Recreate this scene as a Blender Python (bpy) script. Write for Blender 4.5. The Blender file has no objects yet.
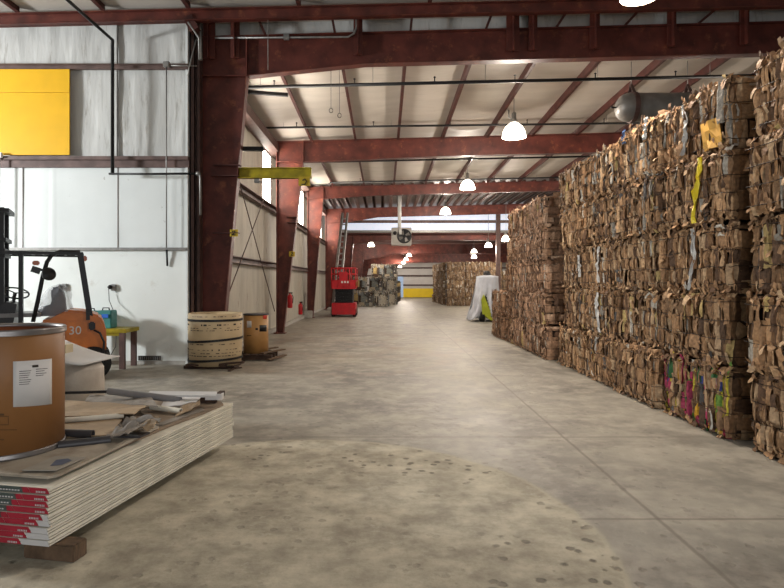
import bpy, bmesh, math, random
from mathutils import Vector, Matrix, noise
S = bpy.context.scene
C = S.collection
PI = math.pi
F, VX, VY, H = 590.0, 384.0, 281.0, 1.65
def P(px, py, Y):                       # a pixel of the photograph at distance Y
    return Vector(((px-VX)*Y/F, Y, H+(VY-py)*Y/F))
def lin(c):
    return tuple(((v/255)/12.92 if v/255 <= .04045 else ((v/255+.055)/1.055)**2.4) for v in c)

# ------------------------------------------------------------------ materials
MATS = {}
def mat(name, rgb, rough=.6, metal=0., var=.12, scale=6., rgb2=None, bump=0., bscale=40., spec=.4,
        trans=0., emit=0., attr=False, stretch=(1,1,1), alpha=1., dirt=None, dscale=2., dlo=.55, dhi=.75, world=False):
    if name in MATS: return MATS[name]
    m = bpy.data.materials.new(name); m.use_nodes = True
    nt = m.node_tree; N = nt.nodes; L = nt.links
    b = N['Principled BSDF']
    b.inputs['Roughness'].default_value = rough
    b.inputs['Metallic'].default_value = metal
    b.inputs['Specular IOR Level'].default_value = spec
    c1 = lin(rgb); c2 = lin(rgb2) if rgb2 else tuple(v*(1-var*2.2) for v in c1)
    tc = N.new('ShaderNodeTexCoord')
    mp = N.new('ShaderNodeMapping'); mp.inputs['Scale'].default_value = stretch
    if world:
        g = N.new('ShaderNodeNewGeometry'); L.new(g.outputs['Position'], mp.inputs['Vector'])
    else: L.new(tc.outputs['Object'], mp.inputs['Vector'])
    nz = N.new('ShaderNodeTexNoise'); nz.inputs['Scale'].default_value = scale; nz.inputs['Detail'].default_value = 6
    L.new(mp.outputs[0], nz.inputs['Vector'])
    rp = N.new('ShaderNodeValToRGB'); rp.color_ramp.elements[0].position = .35; rp.color_ramp.elements[1].position = .68
    rp.color_ramp.elements[0].color = (*c2, 1); rp.color_ramp.elements[1].color = (*c1, 1)
    L.new(nz.outputs[0], rp.inputs[0])
    out = rp.outputs[0]
    if attr:
        a = N.new('ShaderNodeAttribute'); a.attribute_name = 'Col'
        mx = N.new('ShaderNodeMix'); mx.data_type = 'RGBA'; mx.blend_type = 'MULTIPLY'; mx.inputs[0].default_value = 1
        L.new(a.outputs['Color'], mx.inputs[6]); L.new(out, mx.inputs[7]); out = mx.outputs[2]
    if dirt:
        n2 = N.new('ShaderNodeTexNoise'); n2.inputs['Scale'].default_value = dscale; n2.inputs['Detail'].default_value = 8; n2.inputs['Roughness'].default_value = .7
        L.new(mp.outputs[0], n2.inputs['Vector'])
        r2 = N.new('ShaderNodeValToRGB'); r2.color_ramp.elements[0].position = dlo; r2.color_ramp.elements[1].position = dhi
        L.new(n2.outputs[0], r2.inputs[0])
        mx = N.new('ShaderNodeMix'); mx.data_type = 'RGBA'; L.new(r2.outputs[0], mx.inputs[0])
        L.new(out, mx.inputs[6]); mx.inputs[7].default_value = (*lin(dirt), 1); out = mx.outputs[2]
    L.new(out, b.inputs['Base Color'])
    if bump:
        bn = N.new('ShaderNodeTexNoise'); bn.inputs['Scale'].default_value = bscale; bn.inputs['Detail'].default_value = 5
        L.new(mp.outputs[0], bn.inputs['Vector'])
        bp = N.new('ShaderNodeBump'); bp.inputs['Strength'].default_value = bump; bp.inputs['Distance'].default_value = .02
        L.new(bn.outputs[0], bp.inputs['Height']); L.new(bp.outputs[0], b.inputs['Normal'])
    if trans: b.inputs['Transmission Weight'].default_value = trans
    if alpha < 1: b.inputs['Alpha'].default_value = alpha
    if emit:
        b.inputs['Emission Color'].default_value = (*c1, 1); b.inputs['Emission Strength'].default_value = emit
    MATS[name] = m
    return m
RED   = mat('red_oxide_steel', (104,50,40), .5, 0, .24, 3., bump=.15, bscale=20, dirt=(160,96,66), dscale=3.5, dlo=.56, dhi=.82)
REDD  = mat('purlin_red', (82,42,36), .55, 0, .2, 5.)
GIRT  = mat('girt_brown', (112,90,84), .55, 0, .2, 5.)
POST  = mat('post_brown', (92,68,62), .55, 0, .2, 5.)
CEIL  = mat('insulation_vinyl', (198,190,180), .55, 0, .05, 1.2, bump=.35, bscale=5., stretch=(.6,2.5,1), world=True, dirt=(150,138,126), dscale=1.1, dlo=.6, dhi=.85)
INSU  = mat('wall_insulation', (200,200,196), .5, 0, .06, 1.6, bump=.8, bscale=3.2, stretch=(3,1,.5), world=True, dirt=(138,130,120), dscale=2.6, dlo=.56, dhi=.74)
LINER = mat('white_liner_panel', (220,224,222), .28, 0, .03, 1.2, bump=.12, bscale=3, world=True, dirt=(140,134,124), dscale=5., dlo=.64, dhi=.72)
LOWW  = mat('lower_wall_panel', (226,230,226), .4, 0, .03, 1.5, world=True, dirt=(185,180,168), dscale=2., dlo=.6, dhi=.85)
SIDE  = mat('side_wall_vinyl', (176,170,156), .6, 0, .08, 1.4, bump=.4, bscale=4, stretch=(1,2.5,.6), world=True, dirt=(82,68,56), dscale=3.6, dlo=.60, dhi=.70)
DECK  = mat('roof_deck', (170,168,168), .45, .1, .1, 4., world=True)
BLACK = mat('black_paint', (22,22,24), .45, 0, .2, 8.)
BLKPL = mat('black_plastic', (34,34,36), .4, 0, .2, 8.)
GALV  = mat('galvanised', (150,148,144), .42, .5, .12, 12.)
GREY  = mat('grey_plastic_pipe', (128,126,126), .35, 0, .08, 8.)
DKGREY= mat('dark_grey_pipe', (66,64,66), .4, 0, .12, 8.)
YEL   = mat('yellow_panel', (232,178,12), .5, 0, .04, 3., dirt=(200,150,30), dscale=5, dlo=.62, dhi=.8)
JIBY  = mat('jib_yellow', (168,150,22), .45, 0, .2, 6., dirt=(110,96,40), dscale=8, dlo=.6, dhi=.75)
WARN  = mat('tag_yellow', (190,160,40), .5, 0, .1, 6.)
ORANGE= mat('forklift_orange', (206,116,40), .38, 0, .12, 5., dirt=(140,84,44), dscale=6, dlo=.6, dhi=.75)
AMBER = mat('amber_lens', (190,92,40), .3, 0, .1, 5.)
WHITE = mat('white_paint', (222,222,218), .5, 0, .05, 5.)
PAPER = mat('white_paper', (206,204,202), .7, 0, .03, 4.)
INK   = mat('ink', (52,46,42), .7, 0, .1, 10.)
INKL  = mat('faded_ink', (96,70,44), .8, 0, .1, 10.)
DRUM  = mat('fibre_drum', (142,98,56), .5, 0, .06, 2.5, bump=.05, bscale=12, stretch=(1,1,.4), dirt=(120,82,44), dscale=3, dlo=.6, dhi=.8)
DRUMD = mat('small_fibre_drum', (176,132,78), .5, 0, .1, 4.)
DRUMI = mat('drum_inside', (132,74,44), .5, 0, .15, 3.)
RIM   = mat('steel_rim', (140,136,134), .35, .6, .1, 10.)
CARD  = mat('printed_wrap', (190,168,132), .6, 0, .06, 3.)
CARDF = mat('flat_cardboard', (168,146,118), .8, 0, .16, 3., dirt=(120,98,74), dscale=5, dlo=.55, dhi=.75)
CARDG = mat('dusty_board', (150,142,132), .8, 0, .16, 4., dirt=(108,96,84), dscale=5, dlo=.55, dhi=.75)
GYP   = mat('plasterboard', (226,220,204), .8, 0, .08, 7., bump=.05)
CARDP = mat('pale_board', (176,166,150), .8, 0, .12, 3., dirt=(128,114,98), dscale=4, dlo=.5, dhi=.72)
GYPT  = mat('plasterboard_back', (150,132,112), .85, 0, .12, 4.)
TAPER = mat('red_tape', (178,44,62), .5, 0, .1, 10.)
TAPEG = mat('green_grey_tape', (84,94,90), .5, 0, .1, 10.)
WOOD  = mat('old_wood', (112,90,70), .8, 0, .22, 10., stretch=(1,6,1), bump=.3)
WOODD = mat('dark_wood', (74,54,42), .8, 0, .22, 10., bump=.3)
REDP  = mat('lift_red', (186,24,34), .4, 0, .12, 5.)
TEAL  = mat('teal_case', (62,132,128), .45, 0, .1, 6.)
BLUE  = mat('blue_tag', (40,104,200), .5, 0, .05, 6.)
TARP  = mat('grey_tarp', (196,200,210), .38, 0, .08, 5., bump=.9, bscale=6)
LIME  = mat('lime_paint', (190,200,56), .4, 0, .1, 6.)
RUBBER= mat('rubber', (26,26,27), .75, 0, .2, 10.)
PLAST = mat('clear_plastic', (206,208,214), .12, 0, .05, 6., alpha=.3, bump=1., bscale=14)
SEAT  = mat('seat_vinyl', (58,58,66), .5, 0, .12, 8.)
WRAP  = mat('wrapped_roll', (176,166,154), .45, 0, .12, 5., bump=.4, bscale=10)
TANKM = mat('tank_grey', (128,124,118), .42, .2, .16, 4.)
CONC  = mat('concrete_pier', (176,172,164), .8, 0, .1, 8.)
BALE  = mat('baled_cardboard', (255,255,255), .78, 0, .2, 26., attr=True, bump=.25, bscale=60)
WIRE  = mat('bale_wire', (44,34,30), .45, .5, .2, 30.)
PALEW = mat('far_wall_white', (228,224,220), .6, 0, .06, 1.)
LAMPG = mat('lamp_glow', (255,244,226), .4, emit=9.)
DAYL  = mat('daylight_panel', (255,246,232), .4, emit=22.)
DAYL2 = mat('daylight_panel_far', (206,214,230), .4, emit=.75)
FAN   = mat('fan_dark', (30,30,32), .5, 0, .1, 8.)
HEATM = mat('heater_grey', (172,168,160), .45, .1, .08, 6.)

def floor_material():
    m = bpy.data.materials.new('concrete_floor'); m.use_nodes = True
    nt = m.node_tree; N = nt.nodes; L = nt.links; b = N['Principled BSDF']
    g = N.new('ShaderNodeNewGeometry')
    def noise_(sc, det=8, ro=.6, st=(1,1,1), off=(0,0,0)):
        mp = N.new('ShaderNodeMapping'); mp.inputs['Scale'].default_value = st; mp.inputs['Location'].default_value = off
        L.new(g.outputs['Position'], mp.inputs[0])
        n = N.new('ShaderNodeTexNoise'); n.inputs['Scale'].default_value = sc; n.inputs['Detail'].default_value = det; n.inputs['Roughness'].default_value = ro
        L.new(mp.outputs[0], n.inputs['Vector']); return n.outputs[0]
    def ramp(v, p0, p1, c0=(0,0,0), c1=(1,1,1)):
        r = N.new('ShaderNodeValToRGB'); r.color_ramp.elements[0].position = p0; r.color_ramp.elements[1].position = p1
        r.color_ramp.elements[0].color = (*c0,1); r.color_ramp.elements[1].color = (*c1,1); L.new(v, r.inputs[0]); return r.outputs[0]
    def mix(f, a, c, mode='MIX'):
        x = N.new('ShaderNodeMix'); x.data_type = 'RGBA'; x.blend_type = mode
        if isinstance(f, float): x.inputs[0].default_value = f
        else: L.new(f, x.inputs[0])
        for s, i in ((a,6),(c,7)):
            if isinstance(s, tuple): x.inputs[i].default_value = (*s,1)
            else: L.new(s, x.inputs[i])
        return x.outputs[2]
    def mt(op, a, c=None, d=None):
        x = N.new('ShaderNodeMath'); x.operation = op
        for i, s in enumerate((a, c, d)):
            if s is None: continue
            if isinstance(s, (int, float)): x.inputs[i].default_value = s
            else: L.new(s, x.inputs[i])
        return x.outputs[0]
    sep = N.new('ShaderNodeSeparateXYZ'); L.new(g.outputs['Position'], sep.inputs[0])
    X, Y = sep.outputs[0], sep.outputs[1]
    big = noise_(.55, 8, .65); mid = noise_(3.0, 9, .7); fine = noise_(24, 6, .7)
    base = mix(ramp(big, .38, .62), lin((108,104,96)), lin((156,151,138)))
    base = mix(mt('MULTIPLY', ramp(mid, .45, .62), .55), base, lin((182,174,160)))
    blot = ramp(noise_(1.7, 8, .75, off=(7,3,0)), .52, .66)
    base = mix(mt('MULTIPLY', blot, .45), base, lin((96,90,82)))
    sp = ramp(noise_(9, 6, .8, off=(1,8,0)), .62, .70)
    base = mix(mt('MULTIPLY', sp, .4), base, lin((92,84,76)))
    base = mix(mt('MULTIPLY', ramp(fine, .5, .75), .35), base, lin((108,100,90)))
    # older, sandier round slab patch near the camera
    dx = mt('MULTIPLY', mt('ADD', X, .75), 1.038); dy = mt('MULTIPLY', mt('SUBTRACT', Y, 3.75), .944)
    wob = mt('MULTIPLY', mt('SUBTRACT', mid, .5), .22)
    rr = mt('ADD', mt('SQRT', mt('ADD', mt('MULTIPLY', dx, dx), mt('MULTIPLY', dy, dy))), wob)
    inside = ramp(mt('DIVIDE', mt('SUBTRACT', 4.4, rr), 4.4), .482, .502)
    base = mix(mt('MULTIPLY', inside, .62), base, mix(ramp(mid, .36, .66), lin((156,147,128)), lin((222,214,190))))
    edge = ramp(mt('ABSOLUTE', mt('SUBTRACT', rr, 2.22)), .012, .03, (1,1,1), (0,0,0))
    base = mix(mt('MULTIPLY', edge, .22), base, lin((206,196,170)))
    # pits, clustered along the edge of the patch
    vor = N.new('ShaderNodeTexVoronoi'); vor.inputs['Scale'].default_value = 8.5; L.new(g.outputs['Position'], vor.inputs['Vector'])
    pit = ramp(mt('ADD', vor.outputs['Distance'], mt('MULTIPLY', fine, .25)), .30, .40, (1,1,1), (0,0,0))
    clus = ramp(noise_(1.1, 3, .5, off=(3.1,1.7,0)), .42, .52)
    ring = ramp(mt('ABSOLUTE', mt('SUBTRACT', rr, 1.85)), .25, .5, (1,1,1), (0,0,0))
    pitm = mt('MULTIPLY', mt('MULTIPLY', pit, clus), mt('ADD', mt('MULTIPLY', ring, .75), .4))
    base = mix(mt('MULTIPLY', pitm, .6), base, lin((92,86,76)))
    # chalky speckles and short scrapes
    n7 = ramp(noise_(5.5, 10, .85, off=(2,5,0)), .56, .62); n8 = ramp(noise_(30, 4, .8, (1,3,1)), .6, .68)
    base = mix(mt('MULTIPLY', n7, mt('ADD', .12, mt('MULTIPLY', inside, .22))), base, lin((206,200,184)))
    base = mix(mt('MULTIPLY', n8, .22), base, lin((84,78,70)))
    # scratches
    sc1 = ramp(noise_(2.2, 10, .8, (1,14,1)), .66, .72); sc2 = ramp(noise_(1.6, 10, .8, (12,1,1), (4,2,0)), .66, .72)
    base = mix(mt('MULTIPLY', mt('ADD', sc1, sc2), .22), base, lin((200,192,176)))
    # brown tyre rings farther back
    for (cx, cy, r0) in ((-1.7,14.5,1.9),(-.9,12.6,2.3),(-1.3,17.5,1.7),(-.2,15.4,2.6)):
        ax = mt('SUBTRACT', X, cx); ay = mt('SUBTRACT', Y, cy)
        q = mt('ADD', mt('SQRT', mt('ADD', mt('MULTIPLY', ax, ax), mt('MULTIPLY', ay, ay))), mt('MULTIPLY', wob, 3.))
        k = ramp(mt('ABSOLUTE', mt('SUBTRACT', q, r0)), .08, .3, (1,1,1), (0,0,0))
        base = mix(mt('MULTIPLY', mt('MULTIPLY', k, ramp(mid,.35,.6)), .32), base, lin((128,104,84)))
    # saw joints
    for (src, v) in ((Y,6.24),(Y,12.3),(Y,18.4),(X,1.9),(Y,24.5),(Y,4.09)):
        k = ramp(mt('ABSOLUTE', mt('SUBTRACT', mt('ADD', src, mt('MULTIPLY', wob, .15)), v)), .008, .022, (1,1,1), (0,0,0))
        base = mix(mt('MULTIPLY', mt('MULTIPLY', k, mt('SUBTRACT', 1., inside)), .6), base, lin((96,88,78)))
    L.new(base, b.inputs['Base Color'])
    ro = N.new('ShaderNodeMapRange'); ro.inputs[3].default_value = .40; ro.inputs[4].default_value = .62; L.new(big, ro.inputs[0])
    ro.inputs[1].default_value = .3; ro.inputs[2].default_value = .7
    L.new(mt('ADD', ro.outputs[0], mt('MULTIPLY', inside, .25)), b.inputs['Roughness'])
    b.inputs['Specular IOR Level'].default_value = .34
    bp = N.new('ShaderNodeBump'); bp.inputs['Strength'].default_value = .6; bp.inputs['Distance'].default_value = .015
    L.new(mt('SUBTRACT', mt('MULTIPLY', fine, .5), mt('MULTIPLY', pitm, 1.4)), bp.inputs['Height']); L.new(bp.outputs[0], b.inputs['Normal'])
    return m

# ------------------------------------------------------------------ helpers
ROOT = {}
def setp(o, label=None, cat=None, group=None, kind=None):
    for k, v in (('label',label),('category',cat),('group',group),('kind',kind)):
        if v: o[k] = v
    return o
def thing(name, loc, label, cat, group=None, rz=0):
    o = bpy.data.objects.new(name, None); C.objects.link(o)
    o.empty_display_size = .1
    o.location = loc; o.rotation_euler = (0,0,rz)
    ROOT[o.name] = Matrix.LocRotScale(Vector(loc), Matrix.Rotation(rz,3,'Z').to_quaternion(), None)
    return setp(o, label, cat, group)
class MB:
    def __init__(s): s.bm = bmesh.new()
    def box(s, c, size, rot=None, bevel=0):
        r = bmesh.ops.create_cube(s.bm, size=1)
        M = Matrix.Diagonal((*size,1))
        R = rot.to_4x4() if rot is not None else Matrix.Identity(4)
        bmesh.ops.transform(s.bm, matrix=Matrix.Translation(c) @ R @ M, verts=r['verts'])
        if bevel:
            es = list({e for v in r['verts'] for e in v.link_edges})
            bmesh.ops.bevel(s.bm, geom=es, offset=bevel, segments=2, affect='EDGES')
        return s
    def span(s, a, b, bevel=0):
        a = Vector(a); b = Vector(b)
        return s.box((a+b)/2, [abs(v) for v in (b-a)], bevel=bevel)
    def bar(s, a, b, w, h, up=(0,0,1)):      # rectangular bar between two points, origin at its axis
        a = Vector(a); b = Vector(b); d = (b-a); l = d.length; d.normalize(); u = Vector(up)
        if abs(d.dot(u)) > .98: u = Vector((1,0,0))
        x = d.cross(u).normalized(); z = x.cross(d)
        R = Matrix((x, d, z)).transposed()
        return s.box((a+b)/2, (w, l, h), R)
    def tube(s, pts, r, n=10, cap=True):
        pts = [Vector(p) for p in pts]; rings = []; prev = None
        for i, p in enumerate(pts):
            if i == 0: d = pts[1]-p
            elif i == len(pts)-1: d = p-pts[i-1]
            else: d = (pts[i+1]-p).normalized()+(p-pts[i-1]).normalized()
            d.normalize()
            if prev is None:
                u = Vector((0,0,1)) if abs(d.z) < .9 else Vector((1,0,0))
                x = d.cross(u).normalized()
            else: x = (prev - d*prev.dot(d)).normalized()
            prev = x; y = d.cross(x)
            rr = r[i] if isinstance(r, (list,tuple)) else r
            rings.append([s.bm.verts.new(p+(x*math.cos(2*PI*k/n)+y*math.sin(2*PI*k/n))*rr) for k in range(n)])
        for a, b in zip(rings, rings[1:]):
            for k in range(n):
                f = s.bm.faces.new((a[k],a[(k+1)%n],b[(k+1)%n],b[k])); f.smooth = True
        if cap:
            s.bm.faces.new(rings[0][::-1]); s.bm.faces.new(rings[-1])
        return s
    def lathe(s, prof, c, n=40, smooth=True, M=None):    # prof: (r, z) list
        c = Vector(c); rings = []; M = M or Matrix.Identity(3)
        for r, z in prof:
            if r < 1e-5: rings.append([s.bm.verts.new(c+M@Vector((0,0,z)))])
            else: rings.append([s.bm.verts.new(c+M@Vector((r*math.cos(2*PI*k/n), r*math.sin(2*PI*k/n), z))) for k in range(n)])
        for a, b in zip(rings, rings[1:]):
            for k in range(n):
                if len(a) == 1 and len(b) == 1: continue
                if len(a) == 1: vs = (a[0], b[(k+1)%n], b[k])
                elif len(b) == 1: vs = (a[k], a[(k+1)%n], b[0])
                else: vs = (a[k],a[(k+1)%n],b[(k+1)%n],b[k])
                f = s.bm.faces.new(vs); f.smooth = smooth
        return s
    def prism(s, pts, axis, lo, hi):           # pts: 2D polygon; axis 0=x,1=y,2=z extrude
        def mk(p, t):
            return Vector((t,p[0],p[1])) if axis == 0 else Vector((p[0],t,p[1])) if axis == 1 else Vector((p[0],p[1],t))
        A = [s.bm.verts.new(mk(p,lo)) for p in pts]; B = [s.bm.verts.new(mk(p,hi)) for p in pts]
        n = len(pts)
        for k in range(n): s.bm.faces.new((A[k],A[(k+1)%n],B[(k+1)%n],B[k]))
        s.bm.faces.new(A[::-1]); s.bm.faces.new(B)
        return s
    def slab(s, quad, t):                      # four corners, thickness t downwards along normal
        q = [Vector(p) for p in quad]; n = (q[1]-q[0]).cross(q[3]-q[0]).normalized()
        A = [s.bm.verts.new(p) for p in q]; B = [s.bm.verts.new(p-n*t) for p in q]
        for k in range(4): s.bm.faces.new((A[(k+1)%4],A[k],B[k],B[(k+1)%4]))
        s.bm.faces.new(A); s.bm.faces.new(B[::-1])
        return s
    def grid(s, fn, nu, nv, smooth=True, thick=0):
        V = [[s.bm.verts.new(fn(i/nu, j/nv)) for j in range(nv+1)] for i in range(nu+1)]
        for i in range(nu):
            for j in range(nv):
                f = s.bm.faces.new((V[i][j],V[i+1][j],V[i+1][j+1],V[i][j+1])); f.smooth = smooth
        return s
    def build(s, name, m, parent=None, label=None, cat=None, group=None, kind=None, solid=0, flat=False, keep=False):
        bmesh.ops.recalc_face_normals(s.bm, faces=s.bm.faces) if not keep else None
        me = bpy.data.meshes.new(name)
        if parent is not None:
            inv = ROOT[parent.name].inverted()
            bmesh.ops.transform(s.bm, matrix=inv, verts=s.bm.verts); off = Vector((0,0,0))
        else:
            vs = [v.co for v in s.bm.verts]
            lo = [min(v[i] for v in vs) for i in range(3)]; hi = [max(v[i] for v in vs) for i in range(3)]
            off = Vector(((lo[0]+hi[0])/2, (lo[1]+hi[1])/2, lo[2]))
            bmesh.ops.translate(s.bm, vec=-off, verts=s.bm.verts)
        s.bm.to_mesh(me); s.bm.free()
        me.materials.append(m)
        o = bpy.data.objects.new(name, me); C.objects.link(o)
        o.location = off
        if parent is not None:
            o.parent = parent; ROOT[o.name] = ROOT[parent.name]
        if solid:
            md = o.modifiers.new('thick','SOLIDIFY'); md.thickness = solid; md.offset = 0
        return setp(o, label, cat, group, kind)
def dup(o, parent=None):
    c = o.copy(); C.objects.link(c)
    if parent is not None: c.parent = parent
    for ch in [x for x in bpy.data.objects if x.parent == o]: dup(ch, c)
    return c
def struct(mb, name, m, **k): return mb.build(name, m, kind='structure', **k)
ORD = ['bottom','second','third','fourth','top']
NTH = ['first','second','third','fourth','fifth','sixth','seventh','eighth','ninth','tenth','eleventh','twelfth','thirteenth','fourteenth']

# ------------------------------------------------------------------ room shell
SL = .026
o = struct(MB().span((-14,-4,-.2),(26,64,0)), 'floor', floor_material())
# frontal wall at the left
WY = 11.72; WX0, WX1 = -12.0, (188-VX)*WY/F
def WP(px, py): return P(px, py, WY)
def zW(py): return H+(VY-py)*WY/F
random.seed(5)
def wrinkle(x, z, a):
    return a*(noise.noise(Vector((x*2.6, z*.7, 1.3)))+.5*noise.noise(Vector((x*7, z*1.5, 4.))))
def insul(u, v):
    x = WX0+(WX1-WX0)*u; z = zW(160)+(7.05-zW(160))*v
    a = .035 if z > zW(70) else .028
    pinch = min(1, abs(z-zW(70))/.25, abs(z-zW(160))/.25)
    return Vector((x, WY+.03-wrinkle(x,z,a)*pinch, z))
w = MB(); w.grid(insul, 120, 40); wf = struct(w, 'wall_front', INSU)
w = MB(); w.span((WX0,WY+.15,0),(WX1,WY+.22,7.05)); struct(w, 'wall_front_backing', LOWW)
def liner(u, v):
    x = WX0+(WX1-WX0)*u; z = zW(249)+(zW(166)-zW(249))*v
    return Vector((x, WY+.0-wrinkle(x*.6,z*.6,.008)-(.008 if (x*50.0)%30 < 1.2 else 0), z))
w = MB(); w.grid(liner, 160, 12); struct(w, 'wall_front_liner', LINER)
w = MB(); w.span((WX0,WY-.03,.06),(WX1,WY+.05,zW(250))); struct(w, 'wall_front_lower', LOWW)
w = MB(); w.span((WX0,WY-.045,0),(WX1+.005,WY+.05,.07)); struct(w, 'baseboard_front', CONC)
tn = [0]
def trim(mb, m):
    tn[0] += 1; return struct(mb, 'trim_%d' % tn[0], m)
# horizontal girts on that wall
XR = WX1+.04
w = MB(); w.span((WX0,WY-.10,zW(70.5)),(XR,WY-.015,zW(66.5))); w.span((WX0,WY-.16,zW(67.2)),(XR,WY-.1,zW(66.5))); trim(w, GIRT)
w = MB(); w.span((WX0,WY-.14,zW(161)),(XR,WY-.015,zW(157.5))); w.span((WX0,WY-.06,zW(168)),(XR,WY-.015,zW(161))); trim(w, GIRT)
w = MB(); w.span((WX0,WY-.09,zW(250.5)),(WX1,WY-.0,zW(247.8))); trim(w, GALV)
w = MB(); w.span((WX1-.035,WY-.05,0),(WX1+.01,WY+.16,7.0)); trim(w, LINER)
# corner channel between that wall and the first frame
w = MB(); w.span((WX1+.03,WY+.02,0),(WX1+.05,WY+.3,6.9)); w.span((WX1+.03,WY+.02,0),(WX1+.11,WY+.035,6.9)); w.span((WX1+.15,WY+.1,0),(WX1+.2,WY+.3,6.9)); trim(w, POST)
w = MB(); w.span((WX1-.02,12.03,0),(-3.745,12.05,6.9)); trim(w, POST)
# vertical seams of wall sheets
for px in (23, 118):
    w = MB(); w.span((WP(px,0).x-.006,WY-.012,zW(248)),(WP(px,0).x+.006,WY+.02,zW(168))); trim(w, GIRT)
w = MB(); w.span((WP(117.5,0).x-.008,WY-.03,zW(157)),(WP(117.5,0).x+.008,WY+.02,zW(22))); trim(w, GALV)
# header beam along the top
w = MB()
def hdr(x): return 6.80+.024*(x+7.6)*1.0
for (a, b) in ((-12,24.5),):
    w.prism([(a,hdr(a)-.22),(b,hdr(b)-.22),(b,hdr(b)),(a,hdr(a))], 1, 11.42, 11.46)
    w.prism([(a,hdr(a)-.22),(b,hdr(b)-.22),(b,hdr(b)-.205),(a,hdr(a)-.205)], 1, 11.34, 11.5)
    w.prism([(a,hdr(a)-.015),(b,hdr(b)-.015),(b,hdr(b)),(a,hdr(a))], 1, 11.34, 11.5)
w.build('header_beam', RED, label='long dark red header beam crossing above everything near the top edge', cat='steel beam')
# insulated infill above the first frame
w = MB(); w.prism([(-3.8,6.3),(25,6.95),(25,7.9),(-3.8,7.2)], 1, 12.28, 12.36); struct(w, 'wall_gable', INSU)
# roof over the camera bay
w = MB(); w.slab([(-13,-4,hdr(-13)+.16),(25,-4,hdr(25)+.16),(25,12.3,hdr(25)+.16),(-13,12.3,hdr(-13)+.16)], .06); struct(w, 'ceiling_near', CEIL)
# side, back and right walls
SX = -3.62
WINS = [(12.7,14.75,3.98,5.4),(17.6,18.95,3.98,5.62),(25.0,26.5,3.98,5.6),(32.4,34.3,3.98,5.4)]
w = MB()
def sidefn(y0, y1, z0, z1):
    def fn(u, v):
        y = y0+(y1-y0)*u; z = z0+(z1-z0)*v
        return Vector((SX+.03*noise.noise(Vector((y*1.6,z*.6,2.)))+.015*math.sin(y*5.5), y, z))
    return fn
w.grid(sidefn(12.1,37,.0,3.95), 150, 10)
prev = 12.1
for (a,b,z0,z1) in WINS:
    w.grid(sidefn(prev,a,3.95,6.4), max(6,int((a-prev)*5)), 6); w.grid(sidefn(a,b,z1,6.4), 8, 3); prev = b
w.grid(sidefn(prev,37,3.95,6.4), 20, 6)
struct(w, 'wall_left', SIDE)
for i,(a,b,z0,z1) in enumerate(WINS):
    w = MB(); w.span((SX-.06,a-.02,z0-.05),(SX-.03,b+.02,z1+.02)); struct(w, 'window_%d' % (i+1), DAYL)
w = MB(); w.span((-14.0,-4,0),(-13.9,11.8,7.2)); struct(w, 'wall_left_near', LOWW)
w = MB(); w.span((24.6,-4,0),(24.8,60,7.6)); struct(w, 'wall_right', SIDE)
w = MB(); w.span((-14,60,0),(26,60.2,6)); struct(w, 'wall_back', PALEW)
w = MB(); w.span((-6,37,0),(-5.9,60,6)); struct(w, 'wall_left_far', PALEW)
w = MB(); w.span((-6,37,0),(-3.0,37.1,6.4)); struct(w, 'wall_return', PALEW)
# girts and eave strut of the left wall, running away from the camera
for z, hh in ((2.15,.16),(3.9,.2)):
    w = MB(); w.span((SX+.03,12.2,z-hh/2),(SX+.2,37,z-hh/2+.02)); w.span((SX+.03,12.2,z+hh/2-.02),(SX+.2,37,z+hh/2)); w.span((SX+.03,12.2,z-hh/2),(SX+.05,37,z+hh/2)); trim(w, GIRT)
w = MB(); w.prism([(SX+.02,5.66),(SX+.3,5.72),(SX+.3,5.98),(SX+.02,5.98)], 1, 12.3, 26.5); trim(w, POST)
w = MB(); w.span((SX+.02,26.7,5.45),(SX+.25,34.4,5.7)); trim(w, POST)
w = MB(); w.span((SX,12.5,0),(SX+.07,36.9,.12)); struct(w, 'baseboard_left', CONC)
# ceilings of the far bays
def zp(y):      # underside of purlins at x = 0
    if y < 18.6: return 6.30+(6.08-6.30)*(y-12.1)/6.5
    if y < 26.6: return 6.08+(5.95-6.08)*(y-18.6)/8
    return 5.95
PX = [-2.3,-.92,.42,1.83,3.23,4.63,6.05,7.45,8.85,10.25,11.65,13.05]
def ceilfn(y0, y1):
    def fn(u, v):
        x = -3.7+28*u; y = y0+(y1-y0)*v
        # insulation bellies down between purlins
        k = min(abs(x-p) for p in PX) if x < 13.5 else .5
        sag = .05*min(1,k/.5)
        n = min(1,k*3)*.02*noise.noise(Vector((x*.8,y*2.2,0)))+min(1,k*3)*.015*noise.noise(Vector((x*3,y*1.1,5)))
        return Vector((x, y, zp(y)+SL*x+.19-sag+n))
    return fn
w = MB(); w.grid(ceilfn(12.15,18.6), 200, 36); struct(w, 'ceiling_1', CEIL)
w = MB(); w.grid(ceilfn(18.6,26.6), 200, 36); struct(w, 'ceiling_2', CEIL)
for bi, (y0,y1,nm) in enumerate(((12.16,18.59,'nearest'),(18.61,26.59,'second'))):
    for i, x in enumerate(PX[:11]):
        w = MB()
        a = Vector((x,y0,zp(y0)+SL*x)); b = Vector((x,y1,zp(y1-.01)+SL*x))
        for (w_, h_, dx, dz) in ((.012,.2,0,.1),(.07,.012,.03,.006),(.07,.012,-.03,.194)):
            w.bar(a+Vector((dx,0,dz)), b+Vector((dx,0,dz)), w_, h_)
        w.build('roof_purlin', REDD, label='red roof purlin of the %s far roof bay, %s from the left wall' % (nm, NTH[i]), cat='purlin', group='roof purlins of the %s roof bay' % nm)
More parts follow.
